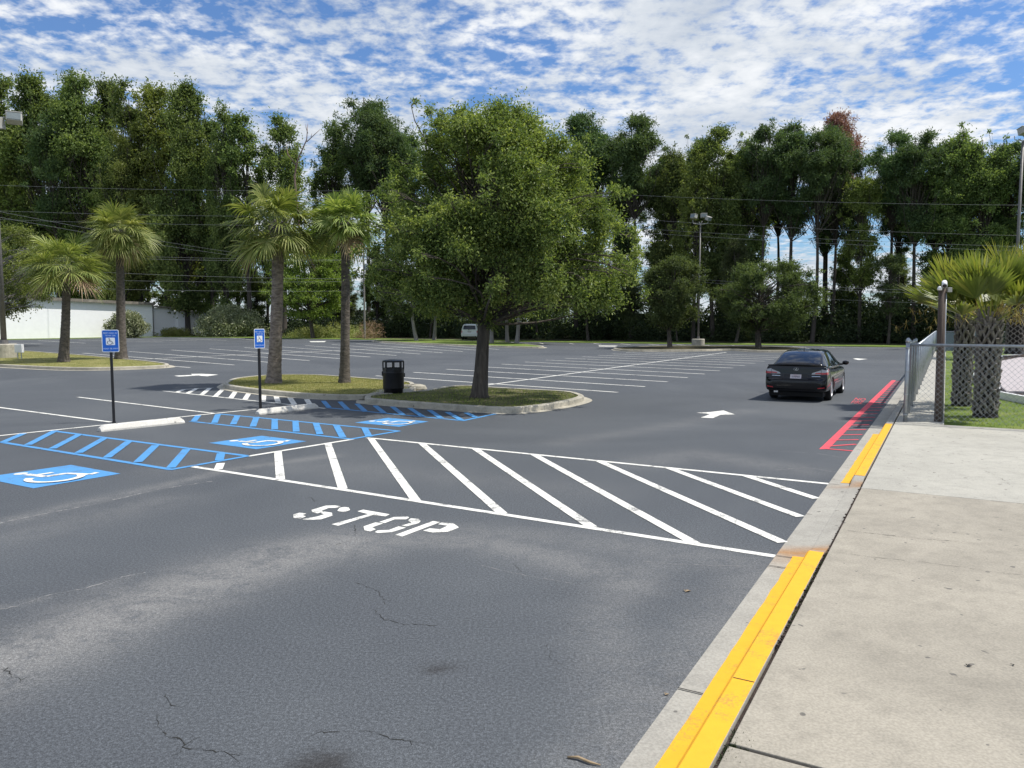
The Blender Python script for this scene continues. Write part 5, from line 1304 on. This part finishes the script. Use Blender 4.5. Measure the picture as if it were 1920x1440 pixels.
def meshes(fn, *a, **k):
    mb, VF = fn(*a, **k); t = mb.mesh('trunk', True); c = np_mesh('crown', *VF); return t, c
PINES = [meshes(pine, 101+i) for i in range(5)]
BROAD = [meshes(broad, 201+i) for i in range(4)]
TALLB = [meshes(broad, 301+i, 0.12, 3.4, 165, 1.0, .01) for i in range(3)]
SPARSE = [meshes(broad, 401+i, 0.3, 3.0, 70, .8) for i in range(2)]
cache = {}
def tl_tree(name, proto, bark, leaf, px, ytop, off, label, cat, group, seed, wscale=1.0, dip=0):
    """stand a tree 'off' metres beyond the far edge of the lot so that its top reaches ytop"""
    d = ray(px, 600); q = Vector((d.x, d.y, 0))
    # line u = UFAR+off
    t = (UFAR+1.5+off+U.dot(Vector((A0.x, A0.y, 0))))/q.dot(U); P = q*t
    top = AT(px, ytop, P.y).z; s = top/21.0
    rz = random.Random(seed).uniform(0, 6.28)
    root = empty(name, (P.x, P.y, 0.05), rz, label, cat, group); root.scale = (s*wscale, s*wscale, s)
    for nm, me, mt in (('trunk', proto[0], bark), ('crown', proto[1], leaf)):
        key = (me.name, mt)
        if key not in cache:
            m2 = me if not me.materials else me.copy()
            if m2.materials: m2.materials.clear()
            m2.materials.append(M[mt]); cache[key] = m2
        link(nm, cache[key], None, root)
    return root
ordn = ['', 'first', 'second', 'third', 'fourth', 'fifth', 'sixth', 'seventh', 'eighth', 'ninth', 'tenth', 'eleventh', 'twelfth', 'thirteenth', 'fourteenth', 'fifteenth', 'sixteenth', 'seventeenth', 'eighteenth', 'nineteenth', 'twentieth', 'twenty-first', 'twenty-second', 'twenty-third', 'twenty-fourth', 'twenty-fifth', 'twenty-sixth', 'twenty-seventh', 'twenty-eighth', 'twenty-ninth', 'thirtieth']
# front row pines and broadleaves: (px, ytop, offset, kind, width)
row = [(1950, 262, 7, 'p', 1.1), (1882, 262, 9, 'p', 1.0), (1832, 240, 7.5, 'b', .95), (1772, 239, 8, 'b', .9), (1714, 246, 7, 'p', 1.0), (1662, 243, 9, 'p', .95),
       (1612, 300, 6.5, 's', .9), (1560, 238, 10, 'p', .85), (1524, 234, 6, 'p', .9), (1479, 227, 8, 'p', 1.0), (1431, 234, 7, 'p', .9), (1385, 255, 9, 'b', .8), (1337, 241, 7, 'b', .95),
       (1300, 285, 5, 's', .9), (1258, 256, 9, 'b', .75), (1183, 212, 7, 'p', 1.05), (1120, 245, 11, 'p', .8), (1082, 217, 8, 'p', .95), (1000, 260, 12, 'b', 1), (905, 250, 16, 'p', 1), (850, 262, 20, 'b', 1), (760, 245, 24, 'p', .9)]
kp = {'p': ('pine_tree', PINES, 'pine_bark', 'pine_leaf', 'pine'), 'b': ('broadleaf_tree', BROAD, 'pine_bark', 'broad_leaf', 'tree'), 's': ('broadleaf_tree', SPARSE, 'pine_bark', 'olive_leaf', 'tree')}
cnt = {}
for i, (px, yt, off, k, ws) in enumerate(row):
    nm, pr, bk, lf, cat = kp[k]; cnt[k] = cnt.get(k, 0)+1
    desc = {'p': 'tall dark pine in the tree line, %s pine from the right end', 'b': 'tall broadleaf tree in the tree line, %s full-crowned one from the right end', 's': 'thin yellowish tree in the tree line, %s thin one from the right end'}[k]
    tl_tree(nm, pr[(i*3) % len(pr)], bk, lf, px, yt, off+3.5, desc % ordn[cnt[k]], cat, 'tree line behind the lot', 500+i, ws)
tl_tree('pine_tree', PINES[1], 'pine_bark', 'red_leaf', 1552, 214, 22, 'dead russet-crowned pine standing above the tree line', 'pine', 'tree line behind the lot', 77, .75)
# left group: big broadleaves, thinner ones by the gap, one pine
left = [(-30, 150, 5, 't', 1.0), (22, 146, 9, 't', .95), (82, 150, 6, 't', .9), (132, 143, 10, 't', .9), (172, 142, 7, 't', .85), (222, 162, 12, 't', .8), (262, 156, 7, 't', .85), (312, 163, 9, 'o', .95), (352, 160, 6, 't', .85), (398, 182, 9, 't', .75), (428, 205, 7, 't', .6),
        (470, 224, 8, 's', 1.05), (532, 222, 10, 's', 1.0), (628, 234, 26, 't', .75), (690, 172, 27, 'p', 1.0), (722, 205, 24, 'p', 1.0), (445, 455, 24, 's', 1.6), (500, 440, 24, 's', 1.5), (110, 215, 3, 'p', .8), (235, 250, 3, 'o', .7), (40, 235, 3, 'o', .7)]
c2 = 0
for i, (px, yt, off, k, ws) in enumerate(left):
    c2 += 1
    nm, pr, bk, lf = {'t': ('broadleaf_tree', TALLB, 'pine_bark', 'broad_leaf'), 'o': ('broadleaf_tree', TALLB, 'pine_bark', 'olive_leaf'), 's': ('broadleaf_tree', SPARSE, 'pine_bark', 'broad_leaf'), 'p': ('pine_tree', PINES, 'pine_bark', 'pine_leaf')}[k]
    lab = {'t': 'very tall leafy tree behind the white building', 'o': 'olive-green leafy tree behind the white building', 's': 'slender open-crowned tree against the sky between palm and building', 'p': 'dark pine rising above the left-hand trees'}[k]
    tl_tree(nm, pr[(i*2+1) % len(pr)], bk, lf, px, yt, off, lab+', %s of the left group' % ordn[c2], 'pine' if k == 'p' else 'tree', 'tall trees behind the white building', 700+i, ws)
# second row of pines
r2 = random.Random(31); c5 = 0
for px in range(1040, 1960, 70):
    c5 += 1
    tl_tree('pine_tree', PINES[(c5*2+1) % 5], 'pine_bark', 'pine_leaf', px+r2.uniform(-16, 16), r2.uniform(258, 335) if not 1470 < px < 1600 else 300, r2.uniform(13, 22), 'pine standing in the second row of the wood, %s from the big oak rightwards' % ordn[c5], 'pine', 'pines in the second row of the wood', 1500+c5, r2.uniform(.8, 1.05))
# back rows fill the wood
rb = random.Random(8); c3 = 0
for j, px in enumerate(range(-60, 2000, 110)):
    if 395 < px < 640 or 1470 < px < 1560: yt = 500
    else: yt = (330 if px < 400 else 430)+rb.uniform(-25, 45)
    c3 += 1
    tl_tree('broadleaf_tree', BROAD[j % 4], 'pine_bark', 'broad_leaf', px+rb.uniform(-15, 15), yt, 16+rb.uniform(0, 8), 'shaded tree in the back row of the wood, %s from the left' % ordn[c3], 'tree', 'shaded back row of the wood', 900+j, 1.15)
ru = random.Random(5); c4 = 0
for px in range(640, 1930, 92):
    if 1400 < px < 1640: continue
    c4 += 1
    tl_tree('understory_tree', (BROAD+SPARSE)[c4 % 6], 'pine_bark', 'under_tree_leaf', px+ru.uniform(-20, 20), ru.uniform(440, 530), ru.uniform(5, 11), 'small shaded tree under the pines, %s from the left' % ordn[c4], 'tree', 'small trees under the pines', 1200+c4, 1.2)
# bare dead limb tree in the gap
d = ray(585, 600); t = (UFAR+7+U.dot(Vector((A0.x, A0.y, 0))))/Vector((d.x, d.y, 0)).dot(U); P = Vector((d.x, d.y, 0))*t
root = empty('dead_tree', P, 0, 'leafless dead tree with forked bare limbs in the gap of the trees', 'tree')
q = lambda x, y: AT(x, y, P.y)-P
mb = MB(); mb.tube([(0, 0, 0), q(560, 420), q(552, 330), q(558, 300), q(575, 262), q(577, 232)], [.2, .17, .14, .12, .08, .03], 7); mb.tube([q(575, 266), q(590, 252), q(601, 242)], [.07, .05, .025], 6)
mb.tube([q(556, 310), q(540, 290), q(536, 270)], [.12, .08, .03], 6); mb.tube([q(577, 250), q(574, 240), q(573, 233)], [.06, .05, .02], 5); mb.tube([q(583, 257), q(585, 250)], [.05, .02], 5)
mb.build('trunk', bark_mat('dead_wood', (0.14, 0.09, 0.07), (0.26, 0.18, 0.15), 3, 1, 0.4), root, True)

# undergrowth below the wood: uncountable mass of low leaves
def mass(name, pts, nb, hgt, br, cn, ln, wd, m, seed, label=None):
    rng = np.random.default_rng(seed); C = []; Rr = []
    for _ in range(nb):
        i = rng.integers(0, len(pts)-1); a, b = pts[i], pts[i+1]; p = a.lerp(b, rng.random()); r = br*rng.uniform(.6, 1.3)
        C.append((p.x+rng.normal()*br, p.y+rng.normal()*br*1.6, rng.uniform(0.2, 1)*hgt*rng.uniform(.3, 1))); Rr.append((r, r, r*.8))
    V, Fq = blob_leaves(rng, np.array(C), np.array(Rr), cn, ln, wd); V[:, 2] = np.abs(V[:, 2])
    o = link(name, np_mesh(name, V, Fq), M[m]); tag(o, label, kind='stuff'); return o
def tl(px, off):
    d = ray(px, 600); q = Vector((d.x, d.y, 0)); t = (UFAR+1.5+off+U.dot(Vector((A0.x, A0.y, 0))))/q.dot(U); return q*t
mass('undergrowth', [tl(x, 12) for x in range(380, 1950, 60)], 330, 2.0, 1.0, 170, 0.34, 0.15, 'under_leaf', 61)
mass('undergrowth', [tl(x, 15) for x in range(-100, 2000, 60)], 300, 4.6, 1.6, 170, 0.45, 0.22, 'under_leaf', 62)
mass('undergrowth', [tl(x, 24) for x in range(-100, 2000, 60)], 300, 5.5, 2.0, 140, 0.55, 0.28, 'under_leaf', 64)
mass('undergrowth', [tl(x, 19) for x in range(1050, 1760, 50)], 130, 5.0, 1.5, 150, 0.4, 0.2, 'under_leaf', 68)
mass('weeds', [G(x, 633.6) for x in (545, 600, 660, 700)], 60, 1.9, 0.9, 150, 0.4, 0.07, 'weed_leaf', 63)
mass('weeds', [G(x, 635) for x in (688, 705)], 12, 2.2, 0.9, 120, 0.5, 0.05, 'dead', 66)
mass('weeds', [G(x, 631) for x in (295, 330, 352)], 26, 1.4, 0.8, 150, 0.35, 0.09, 'weed_leaf', 65)

# shrubs by the white building
def shrub(base, x0, x1, ytop, label, seed, nb):
    B = G(*base); s = B.y/F_PX; w = (x1-x0)/2*s; h = AT(960, ytop, B.y).z; cxm = (x0+x1)/2
    P = Vector((AT(cxm, 600, B.y).x, B.y, 0)); rng = np.random.default_rng(seed); C = []; Rr = []
    for _ in range(nb):
        th = rng.uniform(0, 2*math.pi); ph = rng.uniform(0, 1)**.8*math.pi/2; r = rng.uniform(.16, .26)*h*1.1
        q = rng.uniform(.55, 1); C.append((math.cos(th)*math.cos(ph)*(w-r)*q, math.sin(th)*math.cos(ph)*(w-r)*.8*q, r*.5+math.sin(ph)*(h-r*1.4)*q)); Rr.append((r, r, r*.9))
    root = empty('shrub', P, 0, label, 'shrub', 'clipped flowering shrubs by the white building')
    V, Fq = blob_leaves(rng, np.array(C), np.array(Rr), 230, .30, .17, up=.5, shell=.4); V[:, 2] = np.maximum(V[:, 2], 0.02)
    link('foliage', np_mesh('foliage', V, Fq), M['shrub_leaf'], root)
    mb = MB()
    for k in range(9): limb(mb, (rng.normal()*.15, rng.normal()*.15, 0), C[k*3], .08, .02, rng)
    mb.build('stems', M['bark'], root)
shrub((240, 633.5), 190, 285, 581, 'rounded pale green shrub behind the tall slim palm', 71, 110)
shrub((432, 631.5), 358, 506, 569, 'wide domed pale green shrub at the end of the white building', 72, 190)

# ------------------------------------------------------------------ palms
def fan(rng, out, hub, dirv, nrm, ln, nseg=34, spread=115, droop=0.35, seg=3, wid=0.045, fold=0.25):
    """costapalmate fan of strips around hub in the plane of dirv and its side vector"""
    dirv = dirv.normalized(); side = dirv.cross(nrm).normalized(); nrm = side.cross(dirv).normalized()
    for i in range(nseg):
        a = (i/(nseg-1)*2-1)*R(spread); l = ln*(1-0.38*(abs(a)/R(spread))**1.6)*rng.uniform(.88, 1.08)
        d = dirv*math.cos(a)+side*math.sin(a)+nrm*(fold*abs(math.sin(a))+rng.normal()*.05); d.normalize()
        s = d.cross(nrm).normalized(); p = Vector(hub)+dirv*(0.12*math.cos(a)*ln); w0 = wid*.45; ring = []
        g = droop*rng.uniform(.6, 1.4)
        for k in range(seg+1):
            t = k/seg; q = p+d*(l*t)+Vector((0, 0, -1))*(g*l*t**2.6)
            w = (w0+(wid-w0)*min(1, t*2.5))*(1 if t < .55 else max(.06, (1-t)/.45)); ring.append((q-s*w/2+nrm*0.006, q+s*w/2+nrm*0.006))
        b = len(out[0])
        for L_, R_ in ring: out[0].extend((tuple(L_), tuple(R_)))
        for k in range(seg): out[1].append((b+2*k, b+2*k+1, b+2*k+3, b+2*k+2))
def strip3(out, pts, w, up=Vector((0, 0, 1))):
    b = len(out[0]); n = len(pts)
    for i, p in enumerate(pts):
        d = (pts[min(i+1, n-1)]-pts[max(i-1, 0)]).normalized(); s = d.cross(up)
        s = s.normalized() if s.length > .01 else Vector((1, 0, 0)); ww = w*(1-.5*i/(n-1)); out[0].extend((tuple(p-s*ww/2), tuple(p+s*ww/2)))
    for i in range(n-1): out[1].append((b+2*i, b+2*i+1, b+2*i+3, b+2*i+2))
def palm_crown(seed, c, nf, pet, ln, els=(-35, 85), droop=.36, spread=115, nseg=32, wid=.06, gol=True, petw=.035):
    rng = np.random.default_rng(seed); out = ([], []); dead = ([], [])
    for i in range(nf):
        az = i*2.39996+rng.normal()*.15; t = (i+.5)/nf; el = R(els[1]+(els[0]-els[1])*t**.8+rng.normal()*5)
        d = Vector((math.cos(az)*math.cos(el), math.sin(az)*math.cos(el), math.sin(el))); P = pet*rng.uniform(.8, 1.15)
        p0 = Vector(c)+Vector((math.cos(az), math.sin(az), 0))*.1; sag = .18*math.cos(el)
        pts = [p0+d*P*s+Vector((0, 0, -1))*sag*P*s*s for s in (0, .33, .66, 1)]
        o = dead if (t > .93 and rng.random() < .6) else out
        dd = (pts[-1]-pts[-2]).normalized(); up = Vector((0, 0, 1)) if abs(dd.z) < .93 else Vector((math.cos(az+1.5), math.sin(az+1.5), 0))
        nrm = (dd.cross(up)).cross(dd).normalized()
        if rng.random() < .5: nrm = (Matrix.Rotation(rng.normal()*.5, 3, dd) @ nrm)
        strip3(o, pts, petw, nrm); fan(rng, o, pts[-1], dd, nrm, ln*rng.uniform(.85, 1.12), nseg, spread, droop, wid=wid)
    return out, dead
def ringed_trunk(h, r0, r1, seed, bend=(0, 0), n=18, rings=60, mb=None, S=0.02):
    rng = np.random.default_rng(seed); mb = mb or MB()
    for k in range(rings+1):
        t = k/rings; r = r0+(r1-r0)*min(1, t*1.6)+(0.35*r0*math.exp(-t*14)); r *= 1+S*(1 if k % 2 else -1)+rng.normal()*.008
        cx_, cy_ = bend[0]*math.sin(t*math.pi*.5), bend[1]*math.sin(t*math.pi*.5)
        for j in range(n):
            a = 2*math.pi*j/n; rr_ = r*(1+rng.normal()*.02); mb.v.append((cx_+rr_*math.cos(a), cy_+rr_*math.sin(a), h*t))
    for k in range(rings):
        for j in range(n):
            j2 = (j+1) % n; mb.f.append((k*n+j, k*n+j2, (k+1)*n+j2, (k+1)*n+j))
    mb.f.append(tuple((rings)*n+j for j in range(n)))
    return mb
def boots(mb, c, r, z0, z1, seed, n=9, rows=8, ln=.2, out=.5, w=.06):
    rng = np.random.default_rng(seed)
    for k in range(rows):
        z = z0+(z1-z0)*k/rows
        for j in range(n):
            a = 2*math.pi*(j+.5*(k % 2))/n+rng.normal()*.05; dr = Vector((math.cos(a), math.sin(a), 0)); p = Vector(c)+dr*r*.92+Vector((0, 0, z))
            e = p+(dr*out+Vector((0, 0, 1))).normalized()*ln*rng.uniform(.7, 1.2)+Vector((rng.normal(), rng.normal(), 0))*.02
            mb.bar(p, e, w, .025)
def sabal(base, top, crown_r, label, seed, r0=.2, r1=.16, nf=34, pet=.9, ln=1.0, bend=None, trunk_m='palm_bark', zb=0.12, boot_from=.86, hanging=None, els=(-40, 85)):
    B = G(*base, zb); T = AT(*top, B.y); h = T.z-B.z; root = empty('palm_tree', B, 0, label, 'palm', 'sabal palms on the kerbed islands')
    bd = (T.x-B.x, 0); mb = ringed_trunk(h, r0, r1, seed, bd); mb.build('trunk', M[trunk_m], root, True)
    bm = MB(); boots(bm, (bd[0], 0, 0), r1*1.05, h*boot_from, h*1.0, seed, 9, 7, .26, .45); bm.build('leaf_boots', M['boot'], root)
    out, dead = palm_crown(seed+5, (bd[0], 0, h-.02), nf, pet, ln, droop=.36, els=els)
    if hanging:
        rng = np.random.default_rng(seed+9)
        for q in range(hanging):
            az = rng.uniform(0, 6.28) if q else -1.4; d = Vector((math.cos(az)*.5, math.sin(az)*.5, -1)); p0 = Vector((bd[0], 0, h-.3))
            fan(rng, out, p0+Vector((math.cos(az)*.25, math.sin(az)*.25, -.1)), d, Vector((math.cos(az), math.sin(az), .3)), .75, 24, 80, .3)
    link('fronds', np_mesh('fronds', *out), M['palm_leaf'], root)
    if dead[0]: link('dead_fronds', np_mesh('dead_fronds', *dead), M['dead'], root)
    return root
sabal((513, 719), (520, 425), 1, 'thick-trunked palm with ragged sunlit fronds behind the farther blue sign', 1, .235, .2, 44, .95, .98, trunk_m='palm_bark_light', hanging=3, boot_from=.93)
sabal((646, 718), (647, 418), 1, 'slim dark-trunked palm partly behind the big oak crown', 2, .175, .15, 46, .68, .78, boot_from=.85)
sabal((227, 673), (223, 432), 1, 'tallest slim palm on the left island behind the nearer blue sign', 3, .30, .22, 56, 1.0, 1.2, els=(-60, 85), boot_from=.9)
sabal((119, 678.5), (123, 500), 1, 'short palm with wide yellowing fronds on the left island', 4, .26, .21, 42, 1.15, 1.3, els=(-30, 70), boot_from=.82)
# fan palms behind the fence
def fan_palm(base, ztop_px, rad, label, seed, nf=26, ln=.95, pet=.75, zb=.10, els=(22, 88)):
    B = G(*base, zb); T = AT(base[0], ztop_px, B.y); h = T.z-B.z; root = empty('fan_palm', B, 0, label, 'palm', 'stout fan palms behind the fence')
    mb = ringed_trunk(h, rad*.86, rad*.86, seed, n=20, rings=20); mb.build('trunk', M['boot_dark'], root, True)
    rng = np.random.default_rng(seed); bm = MB(); n = 8; rows = int(h/.15); lnb = .23
    for k in range(rows+1):
        z = .02+k*.15
        for j in range(n):
            a = 2*math.pi*(j+.5*(k % 2))/n+rng.normal()*.03; R0 = rad*rng.uniform(.84, .94)
            for sg in (-1, 1):      # each old leaf base is split in a V
                da = sg*math.pi/n*.95
                p = Vector((R0*math.cos(a), R0*math.sin(a), z)); q = Vector((R0*1.06*math.cos(a+da), R0*1.06*math.sin(a+da), z+.19+rng.normal()*.012))
                bm.bar(p, q+Vector((math.cos(a), math.sin(a), 0))*rng.uniform(0, .06), .06, .04)
    boots(bm, (0, 0, 0), rad*.8, h*.93, h*1.08, seed, 12, 3, .28, .35, .07); bm.build('leaf_boots', M['boot'], root)
    out = ([], []); fl = ([], [])
    for i in range(nf):
        az = i*2.39996+rng.normal()*.2; t = (i+.5)/nf; el = R(els[1]+(els[0]-els[1])*t**.75+rng.normal()*5)
        d = Vector((math.cos(az)*math.cos(el), math.sin(az)*math.cos(el), math.sin(el))); P = pet*rng.uniform(.85, 1.2); p0 = Vector((math.cos(az)*rad*.3, math.sin(az)*rad*.3, h*.98))
        pts = [p0+d*P*s for s in (0, .5, 1)]; up = Vector((0, 0, 1)) if abs(d.z) < .93 else Vector((math.cos(az), math.sin(az), 0)); nrm = (d.cross(up)).cross(d).normalized()
        nrm = Matrix.Rotation(rng.normal()*.4, 3, d) @ nrm
        strip3(out, pts, .045, nrm); fan(rng, out, pts[-1], d, nrm, ln*rng.uniform(.85, 1.1), 22, 62, .06, 3, .088, .45)
    for i in range(9):       # flower stalks
        az = rng.uniform(0, 6.28); el = R(rng.uniform(15, 60)); d = Vector((math.cos(az)*math.cos(el), math.sin(az)*math.cos(el), math.sin(el))); p0 = Vector((0, 0, h)); l = rng.uniform(1.2, 1.8)
        pts = [p0+d*l*s+Vector((0, 0, -.35))*l*s*s for s in np.linspace(0, 1, 8)]; strip3(fl, pts, .02)
        for p in pts[3:]:
            for _ in range(12): strip3(fl, [p, p+Vector(rng.normal(size=3))*.09+Vector((0, 0, -.04))], .014)
    link('fronds', np_mesh('fronds', *out), M['fan_leaf'], root); link('flower_stalks', np_mesh('flower_stalks', *fl), M['stalk'], root)
    return root
M['stalk'] = leaf_mat('flower_stalk', (0.20, 0.15, 0.03), (0.34, 0.27, 0.06), (0.46, 0.40, 0.14), 0.6, 0.2)
fan_palm((1847, 781), 606, .24, 'nearest fan palm with a thick lattice-like trunk behind the fence', 11, nf=34)
fan_palm((1802, 760), 604, .205, 'second fan palm, just left of the nearest, between camera post and trunk', 12, nf=30, ln=1.0, pet=.85)
fan_palm((1902, 664), 555, .50, 'farther fan palm at the right edge beyond the putting green', 13, nf=26, ln=1.9, pet=1.6, zb=.4)
